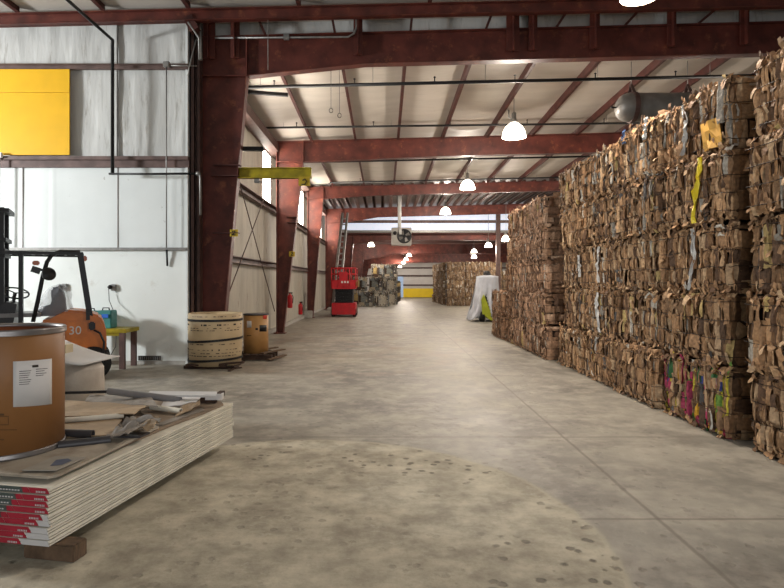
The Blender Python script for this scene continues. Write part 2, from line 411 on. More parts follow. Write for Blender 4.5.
# corrugated roof without insulation behind the third frame
w = MB(); w.prism([(-3.9,6.08-.1),(25,6.08+.65),(25,6.2+.65),(-3.9,6.2-.1)], 1, 26.6, 37.2); struct(w, 'ceiling_3', DECK)
for i in range(30):
    x = -3.3+i*.46
    w = MB(); w.span((x-.055,26.65,5.93+SL*x),(x+.055,34.45,6.05+SL*x)); w.span((x-.09,26.65,5.93+SL*x),(x+.09,34.45,5.95+SL*x))
    w.build('deck_rib', POST, label='dark rib under the bare metal roof behind the third frame, %d along from the left' % (i+1), cat='roof rib', group='ribs under the bare metal roof')
# bright translucent band and low building behind the fourth frame
w = MB(); w.span((-3.4,37.0,4.75),(24,37.05,6.9)); struct(w, 'window_5', DAYL2)
w = MB(); w.span((-3.4,36.9,5.28),(24,36.98,5.46)); trim(w, GIRT)
w = MB(); w.span((-3.4,36.8,4.68),(24,36.98,4.82)); trim(w, GALV)
for i in range(40):
    pass
w = MB(); w.prism([(-6,4.62),(24.6,4.62),(24.6,4.72),(-6,4.72)], 1, 37.1, 60); struct(w, 'ceiling_4', mat('far_roof', (86,50,44), .7, 0, .1, 2.))
w = MB(); w.span((-1.5,59.8,0),(24,59.95,.9)); struct(w, 'wall_back_lower', mat('far_yellow', (250,216,20), .5, 0, .04, 2.))
for z in (1.15,2.1,2.9):
    w = MB(); w.span((-5.8,59.75,z),(24,59.95,z+.16)); trim(w, GIRT)
w = MB(); w.span((-5.8,59.85,1.0),(24,59.96,1.12)); trim(w, WHITE)
for i, x in enumerate((-2.4,6.6)):
    w = MB(); w.span((x,59.6,0),(x+.22,59.9,4.6)); trim(w, POST)
# doorway at the far end with cool light
w = MB(); w.span((.95,59.7,.0),(1.95,59.78,2.1)); struct(w, 'door_1', mat('far_door', (150,172,200), .5, emit=.5))

# ------------------------------------------------------------------ steel frames
def imember(mb, outer, inner, y, fw=.22, tf=.02, tw=.012):
    """tapered I section in the XZ plane: outer and inner polylines of the same length"""
    n = len(outer)
    for i in range(n-1):
        mb.prism([outer[i], outer[i+1], inner[i+1], inner[i]], 1, y-tw/2, y+tw/2)
    for line in (outer, inner):
        for a, b in zip(line, line[1:]):
            mb.bar((a[0],y,a[1]), (b[0],y,b[1]), fw, tf, up=(0,1,0)) if False else mb.bar((a[0],y,a[1]), (b[0],y,b[1]), tf, fw, up=(0,1,0))
def frame(y, xo, xi_base, xi_knee, zk, ztop, bots, label, sl=SL, xr=24.4, cw=None, plates=()):
    t = thing('steel_portal', (xo,y,0), label, 'steel portal')
    w = MB(); imember(w, [(xo,0),(xo,zk)], [(xi_base,0),(xi_knee,zk)], y); w.span((xo-.08,y-.16,0),(xi_base+.08,y+.16,.025))
    w.build('column', RED, t)
    w = MB()
    def top(x): return ztop+sl*(x-xo)
    w.prism([(xo,zk),(xi_knee,zk),(xi_knee,top(xi_knee)),(xo,top(xo))], 1, y-.006, y+.006)
    w.bar((xo,y,zk),(xi_knee,y,zk), .02,.2, up=(0,1,0)); w.bar((xi_knee,y,zk),(xi_knee,y,top(xi_knee)), .03,.22, up=(0,1,0))
    w.bar((xo,y,zk),(xo,y,top(xo)), .02,.22, up=(0,1,0)); w.bar((xo,y,top(xo)),(xi_knee,y,top(xi_knee)), .02,.22, up=(0,1,0))
    w.build('knee', RED, t)
    w = MB(); pts = [(xi_knee,zk)]+list(bots); 
    pts.append((xr, pts[-1][1]+sl*(xr-pts[-1][0])))
    imember(w, [(p[0],top(p[0])) for p in pts], pts, y)
    for px in plates: w.span((px-.008,y-.1,[b for b in pts if b[0] <= px][-1][1]),(px+.008,y+.1,top(px)))
    w.build('rafter', RED, t)
    return t
f1 = frame(12.1, -3.73, -3.33, -2.80, 5.83, 6.62, [(-.39,6.08)], 'nearest dark red tapered steel frame beside the white wall, spanning the whole hall', plates=())
f2 = frame(18.6, -3.37, -3.17, -2.54, 5.39, 6.02, [(2.0,5.58)], 'second steel frame from the camera, its column knee lit bright orange red')
f3 = frame(26.6, -3.44, -3.20, -2.74, 5.35, 5.86, [(-.5,5.5)], 'third steel frame from the camera, its column on a white pier')
f4 = frame(34.5, -3.41, -3.10, -2.42, 5.04, 5.85, [(-.35,5.39)], 'fourth steel frame, where bare ribbed roof ends before the bright band')
f5 = frame(38.0, -3.2, -2.35, -1.98, 4.03, 4.62, [(.2,4.28)], 'low pinkish steel frame just below the bright band', sl=.002)
f6 = frame(46.0, -3.2, -2.0, -1.6, 3.3, 4.5, [(1.0,3.75)], 'low dark red steel frame behind the hanging heater, second of the low ones', sl=.002)
f7 = frame(53.5, -3.2, -2.0, -1.4, 2.8, 4.5, [(2,3.3)], 'farthest low steel frame, in front of the white back wall', sl=.002)
# bracket plates on columns and the tags
for (t, y, pts) in ((f1, 12.1, [(232,165.5,214),(230,176,212),(230,233,213)]),(f2,18.6,[(296,217,287),(296,222.5,287)]),(f3,26.6,[(317,238,312),(317,243,312)])):
    for (x1,py,x0) in pts:
        w = MB(); a = P(x0,py,y-.06); b = P(x1+9 if y < 13 else x1,py,y-.06); w.bar(a,b,.14,.018); w.build('bracket_plate', REDD, t)
def tag_plate(px, py, y, s, label):
    t = thing('yellow_tag', P(px,py+s/2,y), label, 'tag')
    c = P(px,py,y); k = s*y/F
    MB().box(c,(k*1.15,.02,k)).build('plate', WARN, t)
    w = MB(); w.bar(c+Vector((-k*.22,-.015,k*.22)), c+Vector((k*.18,-.015,k*.3)),.01,k*.13); w.bar(c+Vector((k*.18,-.015,k*.3)), c+Vector((k*.1,-.015,0)),.01,k*.13)
    w.bar(c+Vector((k*.1,-.015,0)), c+Vector((-k*.25,-.015,-k*.28)),.01,k*.13); w.bar(c+Vector((-k*.25,-.015,-k*.28)), c+Vector((k*.25,-.015,-k*.28)),.01,k*.13)
    w.build('number', BLACK, t)
tag_plate(234,233,12.0,7,'small yellow number tag on the nearest column, below the yellow beam')
tag_plate(292,254,18.4,5,'small yellow number tag on the second column')
# yellow jib beam
t = thing('jib_beam', P(240,178,12.1), 'yellow steel crane beam sticking out from the nearest red column', 'crane beam')
y = 12.1
w = MB(); a = P(239,168,y); b = P(311.5,178.5,y)
w.span((a.x,y-.008,b.z),(b.x,y+.008,a.z)); w.span((a.x,y-.07,a.z-.02),(b.x,y+.07,a.z)); w.span((a.x,y-.07,b.z),(b.x,y+.07,b.z+.02)); w.span((b.x-.015,y-.07,b.z),(b.x,y+.07,a.z))
w.build('beam', JIBY, t)
c = P(304,182,y-.02); w = MB(); w.span((c.x-.1,y-.09,c.z-.09),(c.x+.13,y-.07,c.z+.1)); w.build('end_plate', WARN, t)
w = MB(); w.tube([(c.x-.04,y-.1,c.z-.06),(c.x+.03,y-.1,c.z-.06),(c.x+.06,y-.1,c.z),(c.x+.03,y-.1,c.z+.05),(c.x-.02,y-.1,c.z+.02)], .012, 6); w.build('number', BLACK, t)
w = MB(); w.tube([P(256,179.5,y),P(260,182,y),P(266,182,y)], .012, 6); w.box(P(257,181,y),(.1,.06,.08)); w.build('trolley', GALV, t)
w = MB(); a = P(240,147,12.3); b = P(264,151,12.3); w.span((a.x,12.25,b.z),(b.x,12.35,a.z)); w.build('arm_stub', BLACK, label='short black steel arm above the yellow crane beam', cat='steel arm')
# bracing rods in the left wall
BX = -3.4
for (a,b,l) in (((12.4,1.02),(18.35,5.1),'thin bracing rod rising away from the camera on the left wall'),((12.4,5.04),(18.35,.71),'thin bracing rod falling away from the camera on the left wall')):
    MB().tube([(BX,a[0],a[1]),(BX,b[0],b[1])], .014, 6).build('brace_rod', POST, label=l, cat='brace rod', group='crossed bracing rods on the left wall')
# stubs between first frame and header
for i, (px, ww) in enumerate(((209,12),(235,9),(358,9),(513,13),(533,9),(595,10),(672,9),(745,9))):
    x = (px-VX)*12.0/F; hw = ww/2*12/F
    w = MB(); zt = 6.62+SL*(x+3.73); w.span((x-hw,12.0,zt-.45),(x+hw,12.03,hdr(x)+.1)); w.span((x-.01,11.9,zt-.45),(x+.01,12.2,hdr(x)+.1))
    w.build('roof_stub', RED, label='short red steel post between the nearest rafter and roof, %s from the left' % NTH[i], cat='steel post', group='short posts above the nearest rafter')
for i, px in enumerate((263, 334, 411, 488, 560, 630, 705)):
    x = (px-VX)*11.95/F; zt = 6.62+SL*(x+3.73)
    w = MB(); d = (px-384)/900; w.bar((x-d*.3,11.98,zt),(x+d*.6,11.98,zt+.27),.05,.05); w.build('purlin_cleat', REDD, label='small steel cleat standing on the nearest rafter, %s from the left' % NTH[i], cat='cleat', group='cleats on the nearest rafter')
# near purlins above header
for i, px in enumerate((20,105,190,300,430,560,640,750)):
    x = (px-VX)*11.4/F
    MB().span((x-.05,2,hdr(x)-.0),(x+.03,11.34,hdr(x)+.12)).build('roof_purlin', REDD, label='dark purlin over the header beam at the top edge, %s from the left' % NTH[i], cat='purlin', group='purlins above the header beam')
# post deep in the hall
MB().span((6.9,36.2,0),(7.15,36.45,6.05)).build('steel_post', POST, label='slim brown steel post rising behind the far bale stacks', cat='steel post')
MB().box((-.05+ (310-VX)*26.6/F,26.45,.16),(.36,.4,.32),bevel=.02).build('concrete_pier', CONC, label='white painted concrete pier at the foot of the third column', cat='pier')
MB().span((-3.2,33.2,0),(-2.1,34.2,.13),bevel=.02).build('concrete_kerb', CONC, label='low pale concrete kerb at the foot of the fourth column', cat='kerb')

# ------------------------------------------------------------------ bales of cardboard
BROWN = [(184,142,102),(166,127,89),(148,111,77),(198,160,120),(174,134,96),(126,93,65),(158,121,86),(190,149,108),(104,76,54),(206,172,134)]
ODD = [(206,198,184),(188,180,166),(220,212,198),(96,92,90),(166,158,146),(198,170,110),(84,60,44)]
MIXED = [(200,190,170),(150,156,156),(214,206,190),(180,166,140),(130,134,128),(196,180,148),(106,96,86),(222,218,210)]
VIVID = [(176,40,70),(54,110,60),(212,160,40),(60,70,140),(190,60,100),(110,150,60),(206,186,60)]
def bale_body(L, D, Hh, seed, dens=1., odd=.10, pal=None, vivid=0., faces='fet', rough=1., nr=4, wmm=(.012,.052)):
    rnd = random.Random(seed); bm = bmesh.new(); lay = bm.loops.layers.float_color.new('Col')
    pal = pal or BROWN
    shade = rnd.uniform(.88,1.08)
    def col():
        r = rnd.random()
        c = rnd.choice(VIVID) if r < vivid else rnd.choice(ODD) if r < vivid+odd*.6 else rnd.choice(pal)
        k = rnd.uniform(.66,1.16)*shade
        return tuple(min(1,v*k) for v in lin(c))+(1,)
    def paint(fs, c):
        for f in fs:
            for l in f.loops: l[lay] = c
    # core, coloured dark to put shade into the gaps between strips
    r = bmesh.ops.create_cube(bm, size=1); vs = r['verts']
    ins = .035
    bmesh.ops.transform(bm, matrix=Matrix.Translation((D/2,L/2,Hh/2)) @ Matrix.Diagonal((D-2*ins,L-2*ins,Hh-2*ins,1)), verts=vs)
    paint(bm.faces, (*lin((58,42,30)),1))
    wires = [Hh*(i+.5)/nr+rnd.uniform(-.01,.01) for i in range(nr)]
    zs = [-.0]+wires+[Hh]
    def face(o, u, v, n, W, Hf, zl, wmin, wmax, plain=False):
        o, u, v, n = map(Vector, (o,u,v,n)); m_ = len(zl)-1
        for r_ in range(m_):
            x = rnd.uniform(-.02,0)
            while x < W:
                wd = rnd.uniform(wmin,wmax)*(rnd.uniform(1.5,3.2) if rnd.random() < .16 else 1)
                a = zl[r_]; b = zl[r_+1]; top = r_ == m_-1
                q = rnd.random()
                if q < .28 and not top: b = zl[r_+2]
                z0 = a+rnd.uniform(-.07,.035); z1 = b+rnd.uniform(-.035,.06)
                if top: z1 = b+rnd.uniform(-.05,.012)
                z0 = max(0,z0)
                x0 = max(0,x-rnd.uniform(0,.02)); x1 = min(W,x+wd*rnd.uniform(.9,1.7))
                if x1-x0 < .008: x += wd; continue
                base = (rnd.gauss(-.004,.011) if rnd.random() > .1 else -.03)*rough
                tw = rnd.uniform(-.022,.022)*rough; lean = rnd.gauss(0,.012)
                flick = rnd.uniform(.01,.045)*rough if rnd.random() < .22 else 0
                c1 = rnd.uniform(.15,.45); c2 = rnd.uniform(.55,.85)
                us = [0,c1,c2,1]; fo = [rnd.uniform(-.018,.004), rnd.uniform(-.006,.022), rnd.uniform(-.010,.020), rnd.uniform(-.020,.004)]
                fo = [f*rough*min(1,.3+(x1-x0)/.05) for f in fo]
                nv = max(2, round((z1-z0)/.055)); G = []; ph_ = rnd.uniform(0,6)
                for i in range(4):
                    rowv = []
                    for j in range(nv+1):
                        t = j/nv; zz = z0+(z1-z0)*t
                        dw = min(abs(zz-q_) for q_ in zl)
                        pin = -.016*max(0,1-dw/.035)
                        off = base+fo[i]*(.7+.5*math.sin(ph_+t*5))+tw*(us[i]-.5)*2+pin+rnd.uniform(-.004,.004)*rough
                        if j == nv: off += flick
                        if j == 0 and flick: off += flick*.3
                        px = x0+(x1-x0)*us[i]+lean*t+rnd.uniform(-.004,.004)
                        ed = min(px, W-px); off -= max(0,(.05-ed))*.7
                        et = min(zz, Hf-zz); off -= max(0,(.04-et))*.6
                        rowv.append(bm.verts.new(o+u*min(W+.01,max(-.01,px))+v*(zz+rnd.uniform(-.006,.006)*(1 if 0 < j < nv else 2))+n*min(off,.045)))
                    G.append(rowv)
                fs = []
                for i in range(3):
                    for j in range(nv): fs.append(bm.faces.new((G[i][j],G[i+1][j],G[i+1][j+1],G[i][j+1])))
                cc = col()
                paint(fs, cc)
                x += wd*.92/dens
    if 'f' in faces: face((0,L,0),(0,-1,0),(0,0,1),(-1,0,0),L,Hh,zs,wmm[0],wmm[1])
    vivid = 0; odd = odd*.3
    if 'e' in faces: face((0,0,0),(1,0,0),(0,0,1),(0,-1,0),D,Hh,zs,.07,.3)
    if 't' in faces:
        tz = [0]+[D*(i+.5)/3 for i in range(3)]+[D]
        face((0,L,Hh-.02),(0,-1,0),(1,0,0),(0,0,1),L,D,tz,.05,.16)
    # loose flaps
    nf = int(40*dens*rough)
    for _ in range(nf):
        edge = rnd.random()
        if 'f' not in faces: break
        y = rnd.uniform(.03,L-.03); z = rnd.choice([rnd.uniform(.03,Hh), Hh-rnd.uniform(0,.06), rnd.uniform(.0,.05)+.02])
        w_ = rnd.uniform(.03,.1); h_ = rnd.uniform(.04,.12); out = rnd.uniform(.01,.035)
        up = rnd.choice((1,-.6))
        p = Vector((-.01,y,z)); a = rnd.uniform(-.5,.5)
        U = Vector((rnd.uniform(-.02,.02),math.cos(a),math.sin(a)))*w_/2; V = Vector((-out/h_,-math.sin(a)*up,math.cos(a)*up)).normalized()*h_
        q = [p-U,p+U,p+U*.9+V*.5+Vector((-.01,0,0)),p-U*.9+V*.5+Vector((-.01,0,0)),p+U*rnd.uniform(.3,1)+V,p-U*rnd.uniform(.3,1)+V]
        q = [Vector((v.x,min(L,max(0,v.y)),max(.005,v.z))) for v in q]
        q = [bm.verts.new(v) for v in q]
        paint([bm.faces.new((q[0],q[1],q[2],q[3])), bm.faces.new((q[3],q[2],q[4],q[5]))], col())
    me = bpy.data.meshes.new('bale_body'); bm.to_mesh(me); bm.free(); me.materials.append(BALE)
    return me, wires
def wire_mesh(L, D, seed):
    rnd = random.Random(seed); w = MB(); o = .012
    pts = []
    n = 12
    for i in range(n+1): pts.append(Vector((-o-rnd.uniform(0,.012), L*(1-i/n)*1.0, rnd.uniform(-.012,.012))))
    for i in range(5): pts.append(Vector((.02+D*i/5, -o-rnd.uniform(0,.01), rnd.uniform(-.01,.01))))
    pts += [Vector((D,-o,0)), Vector((D+o,L,0)), Vector((0,L+o,0)), pts[0].copy()]
    w.tube(pts, .0035, 4, cap=False)
    me = bpy.data.meshes.new('wire'); w.bm.to_mesh(me); w.bm.free(); me.materials.append(WIRE)
    return me
BALES = []
def bale(x, y, z, L, D, Hh, seed, label, group, rz=0, wires=True, body=None, **k):
    t = thing('cardboard_bale', (x,y,z), label, 'bale', group, rz)
    me, ws = body or bale_body(L, D, Hh, seed, **k)
    b = bpy.data.objects.new('bale_body', me); C.objects.link(b); b.parent = t; ROOT[b.name] = ROOT[t.name]
    if wires:
        wm = wire_mesh(L, D, seed+7)
        for zz in ws:
            o = bpy.data.objects.new('wire', wm); C.objects.link(o); o.parent = t; o.location = (0,0,zz)
    return t
def sheet(t, name, m, y0, y1, z0, z1, seed, out=.03, n=10):    # crumpled plastic or carton hanging on a bale's face, in the bale's own frame
    rnd = random.Random(seed)
    M_ = ROOT[t.name]
    def fn(u, v):
        sq = 1 if abs(y1-y0) > .3 else .45+.55*abs(math.sin(v*7+seed*1.7))
        p = Vector((-out-.05*noise.noise(Vector((u*3,v*9,seed)))-.005, (y0+y1)/2+(y1-y0)*(u-.5)*sq+.09*math.sin(v*4+seed)*abs(z1-z0)+.03*noise.noise(Vector((v*6,seed,0))), z0+(z1-z0)*v))
        return M_ @ p
    w = MB(); w.grid(fn, 4, n, smooth=False)
    return w.build(name, m, t, solid=.006)
rnd = random.Random(11)
GN = 'bales of the near part of the long stack'
NEARW = 'long stack of baled cardboard on the right'
# column nearest to the camera
for r in range(5):
    jx = [.0,-.05,.02,-.03,.03][r]
    hh = .755
    bale(3.62+jx, 4.42+rnd.uniform(-.03,.03), r*.762, 1.40, 1.15, hh, 100+r, 'cardboard bale at the right picture edge, %s of the nearest column' % ORD[r], GN, dens=1.1)
spec = {}
for c in range(4):
    y0 = 6.12+c*1.43
    for r in range(5):
        jx = rnd.uniform(-.05,.05)+(0.0 if r != 0 else -.03)
        jy = rnd.uniform(-.04,.04)
        vv = .34 if (c,r) == (0,0) else 0
        hh = [.752,.755,.75,.757,.75][r]
        lab = 'cardboard bale, %s row, %s column of the long stack counting from the dark gap' % (ORD[r], NTH[c])
        if (c,r) == (0,0): lab = 'cardboard bale with pink, green and yellow printed scraps standing on the floor'
        if (c,r) == (0,3): lab = 'cardboard bale with a bright yellow strap, fourth row by the dark gap'
        if (c,r) == (0,4): lab = 'topmost cardboard bale with an orange yellow carton, beside the dark gap'
        if (c,r) == (0,2): lab = 'cardboard bale with a long white plastic streak, middle row by the dark gap'
        t = bale(3.57+jx, y0+jy, r*.762, 1.40, 1.15, hh, 200+c*10+r, lab, GN, dens=1.05, vivid=vv, odd=.08+.08*(c in (1,2))+(.12 if r == 4 else 0), rough=1.25 if r == 4 else 1.)
        spec[(c,r)] = t
TWH = mat('white_film', (186,184,180), .35, 0, .08, 9., bump=.5, bscale=20)
TYE = mat('yellow_film', (226,204,50), .4, 0, .08, 9.)
TOR = mat('yellow_carton_card', (206,154,60), .6, 0, .15, 5.)
sheet(spec[(0,3)], 'yellow_strap', TYE, .50, .60, .02, .74, 1)
sheet(spec[(0,4)], 'yellow_carton', TOR, .12, .48, .04, .36, 4, out=.03, n=3)
sheet(spec[(0,4)], 'white_film', TWH, .85, .93, .1, .7, 9)
sheet(spec[(0,2)], 'white_film', TWH, .72, .80, .02, .73, 2)
sheet(spec[(2,1)], 'white_film', TWH, .7, .82, .05, .7, 5)
sheet(spec[(2,2)], 'white_film', TWH, .8, .88, .1, .7, 6)
sheet(spec[(1,4)], 'white_film', TWH, .3, .42, .5, .78, 8)
sheet(spec[(3,2)], 'white_film', TWH, .3, .42, .2, .6, 10)
sheet(spec[(1,4)], 'blue_film', mat('blue_film', (70,92,130), .4, 0, .1, 8.), 1.0, 1.12, .6, .79, 12)
BROWN_LAMPLIT = [(196,156,124),(176,136,106),(152,114,88),(212,176,146),(188,148,116),(128,96,72)]  # bale browns with the lamps' pinkish, lighter cast put into the colours
for c in range(3):
    y0 = 12.55+c*1.27
    for r in range(5):
        yy = y0-(.3 if (c == 0 and r == 0) else 0)
        bale(3.42+rnd.uniform(-.04,.04)-(.02 if r == 0 else 0), yy+rnd.uniform(-.03,.03), r*.70, 1.25 if not (c == 0 and r == 0) else 1.5, 1.1, .69, 300+c*10+r,
             'cardboard bale, %s row, %s column of the stack beyond the step' % (ORD[r], NTH[c]) , 'bales of the far part of the long stack', pal=BROWN_LAMPLIT, odd=.12, dens=.95, rough=1.)
for r in range(2):
    bale(3.32, 16.5, r*.675, 1.6, 1.1, .665, 340+r, 'cardboard bale at the low far end of the long stack, %s one' % ('lower','upper')[r], 'low bales at the far end of the long stack', pal=BROWN_LAMPLIT, odd=.14)
# far stack on the right, facing the camera
fb = [bale_body(1.2, 1.25, .575, 400+i, dens=.7, faces='fet', pal=[(150,122,92),(132,104,78),(116,90,66),(170,146,118)], odd=.2, nr=4) for i in range(4)]
FG = 'bales of the far block beyond the covered machine'
for c in range(4):          # front row: face (-X) turned to the camera
    for r in range(5):
        if c == 3 and r == 4: continue
        bale(4.15+c*1.24, 39.0+rnd.uniform(-.05,.05), r*.58, 1.2, 1.25, .575, 0, 'bale facing the camera in the far right block, %s row, %s from its left corner' % (ORD[r], NTH[c]), FG, rz=PI/2, wires=False, body=fb[(c+r)%4]).location.x += 1.2
for c in range(1,6):
    for r in range(5):
        bale(4.1-.05*c+rnd.uniform(-.05,.05), 39.1+c*1.27, r*.58, 1.2, 1.25, .575, 0, 'bale on the aisle side of the far right block, %s row, %s behind its corner' % (ORD[r], NTH[c-1]), FG, wires=False, body=fb[(c*2+r)%4])
bale(8.0,37.2,0,1.2,1.25,.575,0,'bale peeping out between the covered machine and the long stack',FG,rz=PI/2,wires=False,body=fb[1])
# far left mixed bales
mb_ = [bale_body(.94, .95, .94, 450+i, dens=.8, faces='fet', pal=MIXED, odd=.5, nr=2, rough=2., wmm=(.08,.3)) for i in range(3)]
LG = 'mixed pale bales at the far left'
k = 0
for (x, y, z, l) in ((-.75,38.4,0,'grey and white mixed bale in front, beside the red lift'),(.3,38.2,0,'pale wrapped mixed bale in front, right of the grey one'),
                     (-1.3,41,0,'mixed bale behind, low left'),(-.2,41.2,0,'mixed bale behind, low middle'),(.9,41,0,'mixed bale behind, low right'),
                     (-1.2,41.2,.96,'mixed bale behind, upper left'),(-.1,41.2,.96,'mixed bale behind, upper middle'),(.85,41.1,.96,'mixed bale behind, upper right'),
                     (.0,43.2,1.9,'white topped mixed bale, highest at the left'),(.95,43.2,1.9,'white topped mixed bale, highest at the right'),(0,43.2,.96,'mixed bale under the highest left one'),(.95,43.2,.96,'mixed bale under the highest right one'),
                     (0,43.2,0,'mixed bale on the floor in the third row, left'),(.95,43.2,0,'mixed bale on the floor in the third row, right')):
    t = bale(x, y, z, 1.0, 1.0, .95, 0, l+' of the far left heap', LG, rz=PI/2, wires=False, body=mb_[k%3]); k += 1
dk = bale_body(.95, 1.0, .79, 480, wmm=(.08,.3), dens=.6, faces='fet', pal=[(74,70,66),(104,92,78),(130,120,108),(58,54,50)], odd=.3, nr=3, rough=1.8)
for i in range(4):
    for r in range(2 if i else 3):
        bale(1.0+.12*i, 44.6+i*1.5, r*.8, 1.0, 1.0, .8, 0, 'dark mixed bale lining the far aisle, %s high, %s back' % (NTH[r], NTH[i]), 'dark bales on the left of the far aisle', rz=PI/2, wires=False, body=dk)

# ------------------------------------------------------------------ drywall stack and its load
ang = math.atan2(.45, 2.41)                       # the stack's long side leans to the right going away
A0 = Vector((-1.94, 3.42, 0)); du = Vector((math.sin(ang), math.cos(ang), 0)); dv = Vector((-math.cos(ang), math.sin(ang), 0))
def SP(a, b, z): return A0+du*a+dv*b+Vector((0,0,z))   # a along the long side, b to the left, z height
RS = Matrix((du, -dv, Vector((0,0,1)))).transposed()   # local x along du, local y along -dv
def sbox(mb, a0, a1, b0, b1, z0, z1, bevel=0):
    return mb.box(SP((a0+a1)/2,(b0+b1)/2,(z0+z1)/2), (a1-a0,b1-b0,z1-z0), RS, bevel)
NL = 9; HT = .445; Z0 = .105; ph = (HT-Z0)/NL
rs = random.Random(3)
for i in range(NL):
    z0 = Z0+i*ph; j = rs.uniform(-.006,.006); e = rs.uniform(-.008,.008)
    t = thing('plasterboard_pair', SP(0,0,z0), 'taped pair of white plasterboard sheets, %s of nine counting from the floor' % NTH[i], 'plasterboard', 'plasterboard pairs in the low stack on the left', )
    for q in range(2):
        w = MB(); sbox(w, 0+e, 2.45+e, j+q*.002, 1.22+j, z0+q*ph/2+(.008 if q == 0 else .0028), z0+(q+1)*ph/2-(.0028 if q == 0 else 0)); w.build('sheet', GYP, t)
    # end tape: staggered red, white and grey printed strip
    sh = .055*(NL-1-i)
    def strip(b0, b1, m, name, sl=.03, zz0=.14, zz1=.97, out=.004):
        w = MB(); za = z0+ph*zz0; zb = z0+ph*zz1
        pts = [SP(e-out,b0,za),SP(e-out,b1,za),SP(e-out,b1+sl,zb),SP(e-out,b0+sl,zb)]
        A = [w.bm.verts.new(p) for p in pts]; B = [w.bm.verts.new(p+du*.003) for p in pts]
        for k in range(4): w.bm.faces.new((A[k],A[(k+1)%4],B[(k+1)%4],B[k]))
        w.bm.faces.new(A); w.bm.faces.new(B[::-1])
        return w.build(name, m, t)
    kk = NL-1-i; s0 = max(0,kk-3)*.037; r1 = .125+.034*kk; r2 = r1+.05
    if s0 > 0: strip(.0, s0-.002, PAPER, 'end_tape', .012)
    strip(max(.002,s0+.002), r1, TAPER, 'end_tape', .02)
    strip(r1+.005, r2, TAPER, 'end_tape', .02)
    strip(r2+.005, .95, TAPEG, 'end_tape', .0)
    # small pale lettering
    w = MB()
    for k in range(6):
        b = .03+s0+k*.011; c = SP(e-.0065,b,z0+ph*.42); w.box(c,(.001,.006,ph*.28),RS)
    for k in range(7):
        b = r2+.03+k*.02; c = SP(e-.0065,b,z0+ph*.45); w.box(c,(.001,.013,ph*.2),RS)
    w.build('lettering', PAPER, t)
for i, (a0,a1,b0,b1,l) in enumerate(((.05,.17,-.12,.22,'worn timber block under the near right corner of the plasterboard stack'),(1.15,1.27,.35,1.2,'timber bearer under the middle of the plasterboard stack'),(2.1,2.22,.35,1.2,'timber bearer under the far end of the plasterboard stack'),(.05,.17,.6,1.25,'timber block under the near left part of the plasterboard stack'))):
    w = MB(); sbox(w,a0,a1,b0,b1,0,.102,.008); w.build('timber_block', WOOD, label=l, cat='timber block')
# thick brown board on top, ragged right edge
w = MB()
pts = [(0.30,1.21),(0.33,.21),(.45,.115),(.9,.10),(1.4,.09),(1.9,.04),(2.3,.03),(2.42,.12),(2.42,1.2)]
P3 = [SP(a,b,0) for a,b in pts]
w.prism([(p.x,p.y) for p in P3], 2, HT+.004, HT+.02)
w.build('hardboard_sheet', GYPT, label='large brown sheet lying on top of the plasterboard stack', cat='board')
w = MB(); pts = [(.07,1.25),(.07,.07),(.12,.035),(.7,.06),(1.3,.10),(1.36,.2),(1.35,1.25)]
w.prism([(SP(a,b,0).x,SP(a,b,0).y) for a,b in pts], 2, HT+.029, HT+.044); w.build('thin_board', CARDP, label='pale dusty board under the big drum, covering the near half of the stack', cat='board')
w = MB(); pts = [(1.4,.13),(2.0,.07),(2.05,.13),(1.4,.2)]
w.prism([(SP(a,b,0).x,SP(a,b,0).y) for a,b in pts], 2, HT+.022, HT+.030); w.build('torn_strip', CARDG, label='torn pale strip along the right edge of the plasterboard stack', cat='board strip')
# big fibre drum
DZ = HT+.046
DC = Vector((-2.66, 4.11, DZ)); DR = .385; DH = .835
t = thing('fibre_drum', DC, 'large open brown fibre drum with a white label sheet, on the plasterboard stack', 'drum')
w = MB(); w.lathe([(DR-.012,.03),(DR,.03),(DR,DH-.02),(DR-.01,DH-.01),(DR-.01,.04),(0,.04),(0,.03),(DR-.012,.03)], DC, 72); w.build('drum_wall', DRUM, t)
w = MB(); w.lathe([(DR-.0105,.045),(DR-.0105,DH-.015),(DR-.014,DH-.015),(DR-.014,.05),(0,.05)], DC, 72); w.build('lining', DRUMI, t)
w = MB(); prof = [(DR+.010,DH-.035),(DR+.012,DH-.02),(DR+.008,DH-.012),(DR+.012,DH-.004),(DR+.004,DH+.006),(DR-.010,DH+.004),(DR-.016,DH-.01),(DR-.012,DH-.03),(DR+.010,DH-.035)]
w.lathe(prof, DC, 72); w.build('rim', RIM, t)
w = MB(); w.lathe([(DR-.01,0),(DR+.008,0),(DR+.010,.012),(DR+.004,.02),(DR+.008,.03),(DR,.036),(DR-.01,.03),(DR-.01,0)], DC, 72); w.build('bottom_hoop', RIM, t)
def on_drum(t, px0, px1, py0, py1, m, name, out=.0025, c=DC, R=DR, n=10, skew=0):
    """patch wrapped on a drum's skin between photo pixels"""
    def ang_(px):
        k = (px-VX)/F                       # direction; solve the front intersection with the cylinder
        d = Vector((k,1,0)); d2 = d.dot(d); b = d.dot(c.xy.to_3d()); cc = c.xy.length_squared-R*R
        s = (b-math.sqrt(max(0,b*b-d2*cc)))/d2; p = d*s
        return math.atan2(p.y-c.y, p.x-c.x), s
    a0, s0 = ang_(px0); a1, s1 = ang_(px1)
    def fn(u, v):
        a = a0+(a1-a0)*u; s = s0+(s1-s0)*u; py = py0+(py1-py0)*v+skew*(u-.5)
        return Vector((c.x+math.cos(a)*(R+out), c.y+math.sin(a)*(R+out), H+(VY-py)*s/F))
    w = MB(); w.grid(fn, n, 2)
    return w.build(name, m, t, solid=.0012)
on_drum(t, 13, 51.5, 405.5, 360, PAPER, 'paper_label', .003, skew=-3)
w0 = []
on_drum(t, 32, 38, 367.2, 364.8, INK, 'label_heading', .0045, skew=-.4)
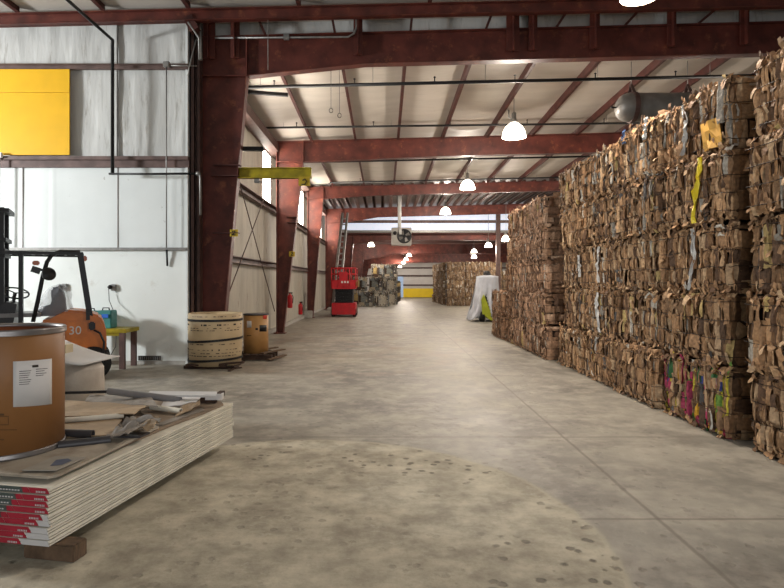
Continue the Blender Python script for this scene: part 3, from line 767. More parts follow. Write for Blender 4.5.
for i in range(7): on_drum(t, 19, 31-(i*5%4), 371.2+i*2.2, 370.7+i*2.2, INK, 'label_text', .0045, n=4, skew=-.8)
for i in range(4): on_drum(t, 35.5, 47-(i*3%5), 369.0+i*2.2, 368.5+i*2.2, INK, 'label_text', .0045, n=4, skew=-.8)
on_drum(t, -6, 4, 415.5, 413.5, INKL, 'printed_mark', .0025); on_drum(t, -6, 8.5, 425, 424.3, INKL, 'printed_mark', .0025); on_drum(t, -6, 8.5, 416.6, 416, INKL, 'printed_mark', .0025); on_drum(t, 8, 8.6, 425, 416, INKL, 'printed_mark', .0025, n=1); on_drum(t, -4, 17, 430, 429.4, INKL, 'printed_mark', .0025)
on_drum(t, -2, 4, 440, 439.3, INKL, 'printed_mark', .0025)
# debris on the stack
def tubepx(name, m, p0, p1, r, label, cat='tube', open_end=True, n=14):
    a = P(*p0); b = P(*p1); w = MB()
    d = (b-a).normalized()
    w.tube([a, b], r, n, cap=False); w.tube([b, a], r*.82, n, cap=False)
    # annular ends
    M_ = Matrix.Rotation(0,3,'Z'); q = Vector((0,0,1)).rotation_difference(d).to_matrix()
    w.lathe([(r,0),(r*.82,0)], a, n, False, q); w.lathe([(r,0),(r*.82,0)], b, n, False, q)
    w.lathe([(r*.82,.02),(0,.02)], a, n, False, q)
    return w.build(name, m, label=label, cat=cat)
TZ = HT+.02
def Yat(py, z): return (H-z)*F/(py-VY)      # distance of a point at height z seen at row py
def on(px, py, z): return (px, py, Yat(py, z))
tubepx('plastic_pipe', GREY, on(108,391,.62), on(181,400,.53), .032, 'long grey pipe lying across the far end of the stack')
tubepx('cardboard_tube', GYP, on(62,420.5,.535), on(124,415.5,.54), .02, 'long thin white tube resting on a flat cardboard sheet')
tubepx('cardboard_tube', GYP, on(151,407,.50), on(181,411,.50), .024, 'short white tube between the torn boards', 'tube')
tubepx('rubber_tube', DKGREY, on(58,433,.52), on(93,434,.515), .03, 'dark grey tube beside the big drum, farther of two')
tubepx('rubber_tube', DKGREY, on(58,446,.50), on(110.5,440,.50), .032, 'dark grey tube beside the big drum, nearer of two')
tubepx('black_pipe', BLKPL, on(60,393,.56), on(112,391.5,.56), .014, 'thin black pipe behind the long grey pipe')
def plate(name, m, corners, label, th=.008, cat='board', wob=0):
    q = [P(*on(*c)) for c in corners]
    if len(q) == 4 and wob:
        def fn(u, v):
            p = q[0].lerp(q[1],u).lerp(q[3].lerp(q[2],u),v); p.z += wob*noise.noise(Vector((u*3,v*3,len(label)))); return p
        w = MB(); w.grid(fn, 10, 6, smooth=False); return w.build(name, m, label=label, cat=cat, solid=th)
    w = MB(); A = [w.bm.verts.new(p) for p in q]; B = [w.bm.verts.new(p-Vector((0,0,th))) for p in q]; n = len(q)
    for k in range(n): w.bm.faces.new((A[k],A[(k+1)%n],B[(k+1)%n],B[k]))
    w.bm.faces.new(A); w.bm.faces.new(B[::-1])
    return w.build(name, m, label=label, cat=cat)
plate('cardboard_sheet', CARDF, ((60,437,.50),(111,435,.50),(122,419,.52),(60,419,.52)), 'flat brown cardboard sheet lying by the dark tubes')
plate('cardboard_sheet', CARDF, ((58,417,.52),(134,414,.56),(147,405,.54),(60,401,.50)), 'pale brown cardboard sheet behind the long white tube', wob=.02)
plate('cardboard_sheet', CARDG, ((85,401,.51),(158,407,.54),(152,398,.56),(90,395,.52)), 'greyish cardboard sheet under the long grey pipe', wob=.02)
plate('white_board', PAPER, ((160,408,.51),(196,402,.53),(205,394.5,.52),(168,394,.53)), 'white sheet of board at the far end of the stack', wob=.015)
plate('white_board', PAPER, ((146,394.5,.58),(216,395.5,.58),(217,391.5,.60),(150,391,.60)), 'narrow white board behind the long grey pipe', th=.02)
plate('torn_cardboard', CARDG, ((105,438,.51),(128,434,.57),(147,422,.58),(118,428,.52)), 'torn grey cardboard flap in the middle of the stack', wob=.05)
plate('torn_cardboard', CARDF, ((128,432,.50),(152,427,.56),(160,419,.58),(140,421,.52)), 'curled brown cardboard flap in the middle of the stack', wob=.06)
plate('torn_cardboard', CARDG, ((118,424,.54),(150,424,.52),(161,418,.60),(134,416,.56)), 'raised torn cardboard flap near the short white tube', wob=.06)
plate('torn_cardboard', CARDF, ((175,417,.48),(200,405,.52),(200,399,.54),(180,408,.50)), 'folded cardboard strip at the right edge of the stack', wob=.03)
plate('dark_strip', DKGREY, ((110,436,.50),(140,436,.505),(150,432,.505),(118,433,.50)), 'dark flattened strip beside the torn cardboard', th=.015)
w = MB()
q = P(*on(208,399,.50)); w.box(q,(.16,.07,.06)); w.box(q+Vector((.10,.05,.03)),(.05,.2,.05)); w.build('timber_offcut', WOODD, label='dark timber offcut at the far corner of the stack', cat='timber offcut')
w = MB(); q = P(*on(225,397,.56)); w.box(q+Vector((-.11,0,.0)),(.15,.012,.055)); w.box(q+Vector((-.035,0.03,.0)),(.012,.08,.055)); w.build('white_bracket', PAPER, label='white folded bracket on the far corner of the stack', cat='bracket')
pl = plate('printed_card', mat('printed_card_face', (168,162,150), .7, 0, .1, 6.), ((22,470,.505),(56,470,.505),(86,457,.505),(55,456,.505)), 'square printed card with a blue patch at the foot of the big drum', th=.006, cat='card')
q = [P(*on(a,b,.5065)) for a,b in ((50,466),(62,465),(72,460.5),(68,458.5),(56,460))]
w = MB(); w.bm.faces.new([w.bm.verts.new(p+Vector((0,0,.001))) for p in q]); cardp = w.build('blue_patch', mat('blue_grey_ink', (96,104,124), .6, 0, .1, 9.), label='blue grey patch')
cardp.parent = pl; cardp.matrix_parent_inverse = pl.matrix_world.inverted() if False else Matrix.Translation(pl.location).inverted()
# wrapped roll and bent board behind the drum
y = 6.5
t = thing('wrapped_roll', (P(80,370,y).x,y,0), 'pale plastic wrapped roll behind the big drum', 'roll')
c = Vector((P(72,0,y).x, y, 0)); r0 = .33
w = MB(); zt = P(0,361,y).z
w.lathe([(0,0),(r0*.9,0),(r0,.06),(r0,zt*.5),(r0*.97,zt-.08),(r0*.88,zt-.02),(0,zt)], c, 40); w.build('roll', WRAP, t)
def fn(u, v):
    x = P(48,0,y).x+(P(102,0,y).x-P(48,0,y).x)*u; yy = y-.34+.7*v
    z = P(0,357,y).z+.10*(u-.75)**2*4*.5-.035+.02*math.sin(u*4)+.03*(1-v)*0+ .07*v*(1-u)
    return Vector((x+(.07*(v-.5) if u > .9 else 0), yy, z))
w = MB(); w.grid(fn, 14, 6); w.build('curved_board', PAPER, label='curled white board lying on the wrapped roll', cat='board', solid=.012)
w = MB(); a = P(66,346,6.35); w.span((a.x-.09,6.25,P(0,357,y).z+.07),(a.x+.05,6.4,a.z+.02)); w.build('cream_block', mat('cream', (196,182,150), .6, 0, .1, 4.), label='small cream block standing on the curled board', cat='block')

# ------------------------------------------------------------------ forklift
FY = 9.9
FTH = math.radians(26); FC, FS = math.cos(FTH), math.sin(FTH); FRX = (98-VX)*FY/F
def Q(px, py, d=0):      # pixel on the truck's turned side plane, given in the truck's own unturned frame
    k = (px-VX)/F; dx = (k*(FY+FC*d)-FRX+FS*d)/(FC-k*FS)
    return Vector((FRX+dx, FY+d, H+(VY-py)*(FY+FS*dx+FC*d)/F))
t = thing('forklift', (P(50,0,FY).x, FY+.4, 0), 'orange forklift with black overhead guard standing by the white wall', 'forklift')
x0, x1 = Q(48,0).x, Q(107,0).x
def body_prof():
    return [(Q(40,0).x,.35),(x1-.18,.3),(x1-.02,.42),(x1,.62),(x1-.02,Q(0,330).z),(x1-.1,Q(0,318).z),(x1-.35,Q(0,312.5).z),(Q(66,0).x,Q(0,311).z),(Q(60,0).x,Q(0,318).z),(Q(40,0).x,Q(0,322).z)]
w = MB(); w.prism(body_prof(), 1, FY-.05, FY+.95)
bmesh.ops.bevel(w.bm, geom=[e for e in w.bm.edges], offset=.04, segments=2, affect='EDGES'); w.build('counterweight', ORANGE, t)
w = MB(); w.span((Q(66,0).x,FY-.075,Q(0,352).z),(Q(88,0).x,FY-.045,Q(0,323).z), .01); w.build('side_panel', ORANGE, t)
tc = bpy.data.curves.new('number','FONT'); tc.body = '30'; tc.size = .19; tc.extrude = .003
tc.materials.append(PAPER)
to = bpy.data.objects.new('number', tc); C.objects.link(to); bpy.context.view_layer.update()
me = bpy.data.meshes.new_from_object(to); bpy.data.objects.remove(to)
o = bpy.data.objects.new('number', me); C.objects.link(o); o.parent = t
wp = Q(68.5,334.5,-.082); o.location = ROOT[t.name].inverted() @ wp; o.rotation_euler = (PI/2,0,0)
w = MB(); w.span((Q(-90,0).x,FY,.28),(Q(60,0).x,FY+.9,.62),.03); w.build('chassis', BLACK, t)
w = MB(); w.prism([(Q(-5,0).x,.6),(Q(8,0).x,.6),(Q(16,0).x,Q(0,305).z),(Q(5,0).x,Q(0,302).z),(Q(-6,0).x,Q(0,310).z)], 1, FY+.1, FY+.85); w.build('dashboard', BLKPL, t)
w = MB(); w.span((Q(-3,0).x,FY+.05,Q(0,318).z),(Q(40,0).x,FY+.95,Q(0,314).z)); w.build('floor_cowl', GREY, t)
# wheels
def wheel(c, r, wd, name='wheel'):
    q = Vector((0,0,1)).rotation_difference(Vector((0,-1,0))).to_matrix()
    w = MB(); w.lathe([(r*.5,0),(r*.92,0),(r,.03),(r,wd-.03),(r*.92,wd),(r*.5,wd)], c, 36, True, q)
    o = w.build(name, RUBBER, t)
    w = MB(); w.lathe([(0,.05*1),(r*.3,.05),(r*.52,.0),(r*.52,wd)], c, 24, True, q); h = w.build('hub', ORANGE, t); h.parent = o
    return o
wheel(Vector((Q(93,0).x,FY+.12,.28)), .28, .22); wheel(Vector((Q(93,0).x,FY+1.0,.28)), .28, .22)
wheel(Vector((Q(-20,0).x,FY+.12,.33)), .33, .26); wheel(Vector((Q(-20,0).x,FY+1.05,.33)), .33, .26)
w = MB(); w.span((Q(88,0).x,FY-.1,.5),(x1+.02,FY+.0,Q(0,356).z)); w.build('rear_fender', BLACK, t)
# overhead guard
gz = Q(0,252).z
w = MB()
w.tube([Q(33,322), Q(38,300), Q(43,275), Q(47,262), Q(52,254.5), Q(60,251.5), Q(80,252)], .032, 8)
w.build('guard_pillar', BLACK, t)
w = MB(); w.bar(Q(80,253), Q(94,342), .09, .075, up=(0,1,0)); w.build('guard_pillar', BLACK, t)
w = MB(); w.bar(Q(80,253,.95), Q(94,342,.95), .09, .075, up=(0,1,0)); w.build('guard_pillar', BLACK, t)
w = MB(); w.bar(Q(21,252,.0), Q(21,325,.0), .06, .13, up=(0,1,0)); w.build('guard_pillar', BLACK, t)
w = MB()
xa, xb = Q(-12,0).x, Q(83,0).x
for yy in (FY-.02, FY+.93): w.span((xa,yy-.03,gz-.03),(xb,yy+.03,gz+.02))
for k in range(8):
    xx = xa+(xb-xa)*(k+.3)/8; w.span((xx-.02,FY,gz-.01),(xx+.02,FY+.95,gz+.015))
w.span((xb-.05,FY-.03,gz-.03),(xb,FY+.96,gz+.02)); w.build('overhead_guard', BLACK, t)
w = MB(); w.box(Q(36,263),(.10,.08,.075),bevel=.015); w.build('indicator_lamp', AMBER, t)
w = MB(); w.box(Q(85,258.5),(.06,.07,.09),bevel=.015); w.build('indicator_lamp', AMBER, t)
w = MB(); w.lathe([(0,-.06),(.05,-.055),(.1,0),(.11,.04),(.1,.06),(0,.06)], Q(48,274.5,-.05), 20, True, Matrix.Rotation(1.3,3,'X')@Matrix.Rotation(.4,3,'Y')); w.box(Q(36,270,-.02),(.13,.06,.1),Matrix.Rotation(.35,3,'Y')); w.tube([Q(36,270),Q(44,270)], .02, 6)
w.build('work_lamp', BLKPL, t)
# steering wheel with column
c = Q(15,293,.45); R_ = Matrix.Rotation(.42,3,'X')@Matrix.Rotation(.18,3,'Y')
w = MB(); w.tube([c+R_@Vector((.2*math.cos(a),.2*math.sin(a),0)) for a in [2*PI*k/28 for k in range(29)]], .014, 8)
for k in range(3): a = 2*PI*k/3+.4; w.tube([c, c+R_@Vector((.2*math.cos(a),.2*math.sin(a),0))], .01, 6)
w.tube([c+R_@Vector((-.14,-.12,.01)), c+R_@Vector((-.14,-.12,.07))], .022, 8)
sw = w.build('steering_wheel', BLKPL, t)
w = MB(); w.tube([c, c+R_@Vector((0,0,-.22)), Q(4,312,.45)], .03, 8); w.build('steering_column', BLKPL, t)
# seat
w = MB(); sx0, sx1 = Q(34,0).x, Q(66,0).x
def seat(u, v):
    a = u*PI
    x = sx1-.05-.10*math.sin(a*1)*0 + 0; return Vector((0,0,0))
prof = [(Q(36,0).x,Q(0,318).z),(Q(37,0).x,Q(0,309).z),(Q(52,0).x,Q(0,307).z),(Q(50,0).x,Q(0,298).z),(Q(50,0).x,Q(0,289).z),(Q(54,0).x,Q(0,286.5).z),(Q(60,0).x,Q(0,288).z),(Q(64,0).x,Q(0,298).z),(Q(65,0).x,Q(0,318).z)]
w.prism(prof, 1, FY+.22, FY+.72); bmesh.ops.bevel(w.bm, geom=[e for e in w.bm.edges], offset=.03, segments=2, affect='EDGES'); w.build('seat', SEAT, t)
def plas(u, v):
    a = u*2*PI; r = 1+.12*noise.noise(Vector((math.cos(a)*2,math.sin(a)*2,v*3)))
    z = Q(0,318).z+(Q(0,284).z-Q(0,318).z)*v
    sh = math.sqrt(max(0,1-(max(0,v-.55)/.45)**2))
    cx = Q(51,0).x+.10*v; return Vector((cx+(.30-.12*v)*math.cos(a)*r*sh, FY+.47+.33*math.sin(a)*r*sh, z))
w = MB(); w.grid(plas, 36, 14); w.build('plastic_cover', PLAST, t)
# mast at the left picture edge
w = MB(); w.span((Q(-14,0).x,FY+.15,.1),(Q(2.5,0).x,FY+.25,Q(0,206).z)); w.span((Q(-14,0).x,FY+.7,.1),(Q(2.5,0).x,FY+.8,Q(0,206).z)); w.span((Q(-14,0).x,FY+.1,Q(0,211).z),(Q(8,0).x,FY+.85,Q(0,207).z)); w.span((Q(-14,0).x,FY+.1,Q(0,241).z),(Q(5,0).x,FY+.85,Q(0,237).z)); w.span((Q(-14,0).x,FY+.1,Q(0,257).z),(Q(4,0).x,FY+.85,Q(0,248).z)); w.build('mast', BLACK, t)
w = MB(); w.tube([Q(94,330,-.08),Q(100,333,-.1),Q(104,342,-.1),Q(103,360,-.1),Q(100,372,-.08)], .018, 8); w.build('hose', BLKPL, t)
w = MB(); w.span((Q(86,0).x,FY-.09,Q(0,322).z),(Q(90,0).x,FY-.04,Q(0,312).z)); w.box(Q(92,326,-.08),(.1,.06,.14),bevel=.02); w.build('latch', BLACK, t)

dl = Vector(t.location)-Vector((FRX,FY,0))
t.location = Vector((FRX+FC*dl.x-FS*dl.y, FY+FS*dl.x+FC*dl.y, 0)); t.rotation_euler = (0,0,FTH)
# workbench with cases against the wall
y = 11.0
def B(px, py, d=0): return P(px, py, y+d)
t = thing('work_table', (B(98,0).x,y+.3,0), 'small yellow topped steel work table against the white wall', 'table')
w = MB(); w.span((B(84,0).x,y,B(0,333).z),(B(126,0).x,y+.6,B(0,329).z),.006); w.build('table_top', JIBY, t)
w = MB(); w.span((B(84,0).x,y+.02,B(0,336).z),(B(124,0).x,y+.05,B(0,333).z)); w.build('apron', JIBY, t)
for (px, d) in ((121.5,.04),(121.5,.54),(86,.04),(86,.54)):
    w = MB(); c = B(px,0,0); w.span((c.x-.05,y+d-.03,0),(c.x+.05,y+d+.03,B(0,333).z)); w.build('leg', POST, t)
for i,(px0,px1,py0,d,l) in enumerate(((97,111,310.5,.12,'teal case with black handle and blue tag on the work table, right one'),(82,96,311,.3,'teal case partly behind the forklift post, left one'))):
    t = thing('carry_case', (B((px0+px1)/2,0,d).x,y+d+.1,B(0,329).z), l, 'case')
    w = MB(); w.span((B(px0,0,d).x,y+d,B(0,329).z+.002),(B(px1,0,d).x,y+d+.26,B(0,py0,d).z),.012); w.build('shell', TEAL, t)
    a, b = B(px0+3,py0,d), B(px1-4,py0,d); w = MB(); w.tube([a+Vector((0,.1,0)),a+Vector((.01,.1,.045)),b+Vector((-.01,.1,.045)),b+Vector((0,.1,0))], .012, 6); w.build('handle', BLACK, t)
    if i == 0:
        w = MB(); c = B(105,316,d-.01); w.box(c+Vector((0,-.004,0)),(.12,.008,.07)); w.build('tag', BLUE, t)
# outlets with cords on the wall
for (px,py,l) in ((115,287.5,'round outlet with a thin cord hanging over the work table'),(66,287,'round outlet seen behind the forklift seat')):
    c = WP(px,py); t = thing('wall_outlet', c+Vector((0,-.03,-.06)), l, 'outlet')
    q = Vector((0,0,1)).rotation_difference(Vector((0,-1,0))).to_matrix()
    w = MB(); w.box(c+Vector((0,-.055,0)),(.10,.05,.13),bevel=.01); w.build('box', GALV, t)
    w = MB(); w.lathe([(0,.10),(.03,.10),(.035,.06),(.045,.05),(.045,.03)], c+Vector((-.06,-.03,.01)), 16, True, q); w.build('plug', BLKPL, t)
    w = MB(); w.tube([c+Vector((-.08,-.1,-.02)), c+Vector((-.06,-.12,-.25)), WP(118,310)+Vector((0,-.2,0)) if px > 100 else c+Vector((0,-.1,-.35)), WP(121,327)+Vector((0,-.3,0)) if px > 100 else c+Vector((.02,-.1,-.5))], .007, 5); w.build('cord', BLKPL, t)
MB().tube([WP(119,333)+Vector((0,-.12,0)),WP(118,346)+Vector((0,-.1,0)),WP(112,356)+Vector((0,-.08,0)),WP(106,359)+Vector((0,-.08,0))], .008, 5).build('loose_cord', BLKPL, label='thin black cord curling down beneath the work table', cat='cord')
# vent strip, conduits, pipe, yellow panel on the wall
t = thing('floor_vent', WP(150,361)+Vector((0,-.06,0)), 'small dark vent grille low on the white wall', 'vent')
a, b = WP(139,355.5), WP(161.5,360); w = MB(); w.span((a.x,WY-.05,b.z),(b.x,WY-.035,a.z)); w.build('grille', BLACK, t)
w = MB()
for k in range(12): xx = a.x+(b.x-a.x)*(k+.5)/12; w.span((xx-.006,WY-.058,b.z+.01),(xx+.006,WY-.05,a.z-.01))
w.build('slat', GALV, t)
t = thing('conduit', WP(169,250)+Vector((0,-.1,0)), 'thin grey conduit running down the white wall with a junction box on top', 'conduit')
w = MB(); w.tube([WP(169,66)+Vector((0,-.14,0)),WP(169,248)+Vector((0,-.14,0))], .012, 8); w.tube([WP(169,68)+Vector((0,-.14,0)),WP(199,68.5)+Vector((0,-.14,0))], .014, 8); w.build('pipe', GALV, t)
w = MB(); w.box(WP(169,67)+Vector((0,-.14,0)),(.12,.07,.11),bevel=.01); w.build('junction_box', GALV, t)
w = MB(); w.tube([WP(168.5,250)+Vector((0,-.1,0)),WP(168.5,266)+Vector((0,-.06,0))], .02, 6); w.build('end_fitting', BLACK, t)
t = thing('conduit', WP(5,250)+Vector((0,-.1,0)), 'pale conduit with a small white box at the lower left of the yellow panel', 'conduit')
w = MB(); w.tube([WP(5,158)+Vector((0,-.17,0)),WP(5,250)+Vector((0,-.17,0))], .016, 8); w.build('pipe', WHITE, t)
w = MB(); w.box(WP(5,157)+Vector((0,-.18,0)),(.13,.06,.10),bevel=.01); w.build('junction_box', WHITE, t)
t = thing('gas_pipe', WP(112,172)+Vector((0,-.3,-.03)), 'black gas pipe dropping down the wall and turning right to the column', 'pipe')
yy = WY-.3
def GP(px,py): return P(px,py,yy)
w = MB(); top = GP(112.5,40); w.tube([Vector((top.x,2.5,top.z)),top,GP(112.5,173)], .034, 10); w.build('pipe', BLACK, t)
w = MB(); w.tube([GP(109,173.8),GP(150,174),GP(197,173.5)], .022, 8); w.build('branch_pipe', BLKPL, t)
w = MB(); w.tube([GP(196,173.5),GP(199.5,173.6),GP(200.2,178),GP(200.4,215)], .02, 8); w.lathe([(0,-.03),(.035,-.03),(.035,.03),(0,.03)], GP(198,173.5), 10, True, Matrix.Rotation(PI/2,3,'Y')); w.build('elbow', GALV, t)
for i,(xx) in enumerate((200,)):
    w = MB(); w.tube([P(200,15,11.9),P(201,60,11.8)], .03, 8); w.tube([P(188,22,11.3),P(199,38,11.35),P(199.5,60,11.4)], .02, 6); w.tube([P(196,40,11.4),P(189,68,11.45),P(188,76,11.45)], .012, 6)
    w.build('cable_bundle', GALV, label='grey cables bunched at the top of the corner beside the nearest column', cat='cables')
MB().box(WP(196,30)+Vector((0,-.25,0)),(.18,.16,.3),Matrix.Rotation(-.5,3,'Y')).build('cable_tray', REDD, label='small slanted dark red bracket at the top corner of the white wall', cat='bracket')
t = thing('yellow_board', WP(37,156)+Vector((0,-.1,0)), 'square yellow board fixed high on the white wall', 'board')
a, b = WP(2,71), WP(72,94); w = MB(); w.span((a.x,WY-.1,b.z),(b.x,WY-.07,a.z)); w.build('board_sheet', YEL, t)
a, b = WP(2,94.4), WP(72,156); w = MB(); w.span((a.x,WY-.1,b.z),(b.x,WY-.07,a.z)); w.build('board_sheet', YEL, t)
# little hanging conduit on first rafter
y = 11.95
w = MB(); w.tube([P(215,38,y),P(348,37,y),P(354,33.5,y),P(356.5,28,y),P(356.5,-5,y)], .022, 8); w.box(P(286.5,37,y),(.12,.07,.12),bevel=.01); w.build('conduit', GALV, label='grey conduit with a box clipped along the top of the nearest rafter', cat='conduit')

# ------------------------------------------------------------------ drums by the first column
c = Vector((P(215.5,0,11.45).x, 11.45, 0)); R0 = 26.2*11.4/F
t = thing('wrapped_bundle', c, 'wide round bundle in printed cardboard wrap with three black straps', 'bundle')
zt = H-(314-VY)*11.0/F
w = MB(); w.lathe([(0,.05),(R0*.96,.05),(R0*.985,.3*zt),(R0,zt*.6),(R0,zt-.01),(R0-.012,zt),(R0-.03,zt-.01),(R0-.03,zt-.05),(0,zt-.05)], c, 72); w.build('wrap', CARD, t)
for k,(z,tilt) in enumerate(((zt*.88,.0),(zt*.51,.05),(zt*.155,.04))):
    w = MB(); pts = []
    for i in range(49):
        a = 2*PI*i/48; pts.append(c+Vector(((R0+.006)*math.cos(a),(R0+.006)*math.sin(a),z+tilt*math.cos(a)*R0*1.3)))
    for a_, b_ in zip(pts, pts[1:]): w.bar(a_, b_, .012, .042)
    w.build('strap', BLACK, t)
rs = random.Random(8); w = MB()
for z in (zt*.95,zt*.80,zt*.74,zt*.70,zt*.45,zt*.35,zt*.29,zt*.24,zt*.05):
    a = PI+.1
    while a < 2*PI-.1:
        l = rs.uniform(.02,.07); hh = rs.choice((.008,.014,.03 if abs(z-zt*.8) < .05 or abs(z-zt*.35) < .05 else .01))
        if rs.random() < .6:
            p = c+Vector(((R0+.003)*math.cos(a),(R0+.003)*math.sin(a),z)); w.box(p,(l,.004,hh),Matrix.Rotation(a+PI/2,3,'Z'))
        a += l/R0+rs.uniform(.03,.09)
setp(w.build('print', INK, t), kind='stuff')
w = MB(); 
for (a,b) in (((184.5,366.5),(225,367.5)),((215,366),(243,364))): w.bar(P(*a,10.95)+Vector((0,.1,.02)), P(*b,10.95)+Vector((0,.1,.02)), .1,.03)
w.span((c.x-.5,11.1,0),(c.x+.45,11.8,.05)); w.build('base_board', WOODD, label='flat dark boards under the wide wrapped bundle', cat='boards')
y = 12.6
c = Vector((P(256,0,y).x,y,.13)); R1 = 12.2*y/F; z1 = H-(313.5-VY)*y/F-.13
t = thing('fibre_drum', c, 'smaller brown fibre drum on a broken pallet, with a red sticker', 'drum')
w = MB(); w.lathe([(0,0),(R1,0),(R1,z1-.02),(0,z1-.02)], c, 48); w.build('drum_wall', DRUMD, t)
w = MB(); w.lathe([(0,z1-.02),(R1+.008,z1-.03),(R1+.01,z1-.01),(R1+.004,z1),(0,z1-.004)], c, 48); w.build('lid', DKGREY, t)
on_drum(t,247,251.5,327.5,321,PAPER,'paper_label',.003,c,R1); on_drum(t,259.5,266.5,331.5,325,BLACK,'black_label',.003,c,R1); on_drum(t,263.0,266.7,319.0,314.5,mat('sticker_red',(222,70,50),.5),'red_sticker',.003,c,R1); on_drum(t,255.5,258,330,328,BLACK,'printed_mark',.003,c,R1); on_drum(t,247,251.5,336,335,INKL,'printed_mark',.003,c,R1)
t = thing('broken_pallet', (c.x,y,0), 'dark broken wooden pallet under the smaller drum, slats sticking out right', 'pallet')
for (a,b,ww) in (((243,357),(268,357),.1),):
    w = MB(); w.span((c.x-.33,12.25,.01),(c.x+.4,12.35,.11)); w.span((c.x-.33,12.6,.01),(c.x+.4,12.7,.11)); w.span((c.x-.33,12.88,.01),(c.x+.4,12.96,.11)); w.build('runner', WOODD, t)
for k,(xx,ex) in enumerate(((-.28,0),(-.12,0),(.04,0),(.2,0))):
    w = MB(); w.span((c.x+xx-.06,12.2,.11),(c.x+xx+.06,12.98,.13)); w.build('slat', WOODD, t)
for k,(a,b) in enumerate((((262,357,12.3),(284,350.5,12.9)),((250,354,12.45),(277,349,13.1)),((268,360.5,12.1),(285,352,12.7)))):
    w = MB(); A = P(*a); Bb = P(*b); A.z = .14+.015*k if k < 2 else .03; Bb.z = .16+.02*k if k < 2 else .06; w.bar(A, Bb, .1,.022); w.build('loose_slat', WOOD, t)
for k,(a,b) in enumerate((((229,371),(238,366.5)),((232,369),(241,367.5)))):
    w = MB(); A = P(*on(*a,.01)); Bb = P(*on(*b,.01)); w.bar(A,Bb,.05,.02); w.build('wood_splinter', WOODD, label='small dark wood splinter on the floor by the wrapped bundle, %s one' % ('nearer','farther')[k], cat='splinter')
# fire extinguisher on second column, red unit on the wall
for (px,py,yy,l) in ((290,300,18.35,'red fire extinguisher on the second column'),(300.5,308,22.3,'red extinguisher on the left wall near the third column')):
    c = P(px,py,yy); t = thing('fire_extinguisher', c-Vector((0,0,.25)), l, 'fire extinguisher')
    w = MB(); w.lathe([(0,-.25),(.07,-.25),(.08,-.22),(.08,.1),(.06,.15),(.025,.17),(.025,.2),(0,.2)], c, 20); w.build('cylinder', REDP, t)
    w = MB(); w.box(c+Vector((.02,0,.22)),(.12,.03,.04)); w.tube([c+Vector((.05,0,.2)),c+Vector((.1,-.02,.1)),c+Vector((.09,-.03,-.1))], .012, 6); w.build('valve', BLACK, t)
# ------------------------------------------------------------------ red lift
y = 27.0
def R(px,py,d=0): return P(px,py,y+d)
zf = lambda py: H-(py-VY)*y/F
t = thing('scissor_lift', (R(343.5,0).x,y+.6,0), 'red scissor lift with a black middle parked by the left columns', 'scissor lift')
xa, xb = R(331.5,0).x, R(355.5,0).x
w = MB(); w.span((xa,y+.02,.1),(xb,y+1.6,zf(303)),.03); w.build('chassis', REDP, t)
for xx in (xa-.02, xb-.14):
    for yy in (y+.05,y+1.2):
        q = Vector((0,0,1)).rotation_difference(Vector((1,0,0))).to_matrix(); w = MB(); w.lathe([(0,0),(.17,0),(.19,.02),(.19,.14),(.17,.16),(0,.16)], Vector((xx,yy+.2,.19)), 20, True, q); w.build('wheel', RUBBER, t)
w = MB(); zb, zt_ = zf(303), zf(288)
for k in range(4):
    za = zb+(zt_-zb)*k/4+.02; zc = za+(zt_-zb)/4-.03
    for yy in (y+.15,y+1.3):
        w.bar((xa+.15,yy,za),(xb-.15,yy,zc),.06,.05); w.bar((xa+.15,yy+.06,zc),(xb-.15,yy+.06,za),.06,.05)
w.span((xa+.14,y+.3,zb),(xb-.14,y+1.4,zt_)); w.build('scissor_stack', BLACK, t)
w = MB(); w.span((xa+.02,y,zf(289)),(xb-.02,y+1.6,zf(286.5))); w.span((xa+.02,y-.02,zf(289)),(xb-.02,y+.02,zf(280))); w.build('platform', REDP, t)
w = MB()
for k in range(5):
    xx = xa+(xb-xa)*k/4; w.tube([(xx,y,zf(288)),(xx,y,zf(267.5))], .026, 6); w.tube([(xx,y+1.6,zf(288)),(xx,y+1.6,zf(267.5))], .026, 6)
for pz in (268,274,281):
    w.tube([(xa,y,zf(pz)),(xb,y,zf(pz))], .028, 6); w.tube([(xa,y+1.6,zf(pz)),(xb,y+1.6,zf(pz))], .028, 6); w.tube([(xa,y,zf(pz)),(xa,y+1.6,zf(pz))], .028, 6); w.tube([(xb,y,zf(pz)),(xb,y+1.6,zf(pz))], .028, 6)
w.build('guard_rail', REDP, t)
w = MB(); w.span((xa+.35,y-.06,zf(286)),(xb-.35,y-.02,zf(272)),.01); w.build('control_panel', REDP, t)
w = MB()
for k in range(3): w.span((xa+.45+k*.13,y-.07,zf(283)),(xa+.53+k*.13,y-.06,zf(281)))
w.build('marking', PAPER, t)
# grey ladder mast leaning on the fourth column
t = thing('ladder', P(338,272,29.0)*1.0, 'tall grey ladder rising from behind the red lift towards the rafters', 'ladder')
t.location.z = 0; ROOT[t.name] = Matrix.Translation(t.location)
yb = 28.95
L0 = Vector((P(335,0,yb).x,yb,0)); L1 = P(345,213,30.5)
for s_ in (-.16,.16):
    w = MB(); w.bar(L0+Vector((s_,0,0)), L1+Vector((s_*.8,0,0)),   .10,.12); w.build('side_rail', GALV, t)
for k in range(16):
    p = L0.lerp(L1,(k+1)/17); w = MB(); w.bar(p+Vector((-.16,0,0)),p+Vector((.16,0,0)),.07,.07); w.build('rung', GALV, t)

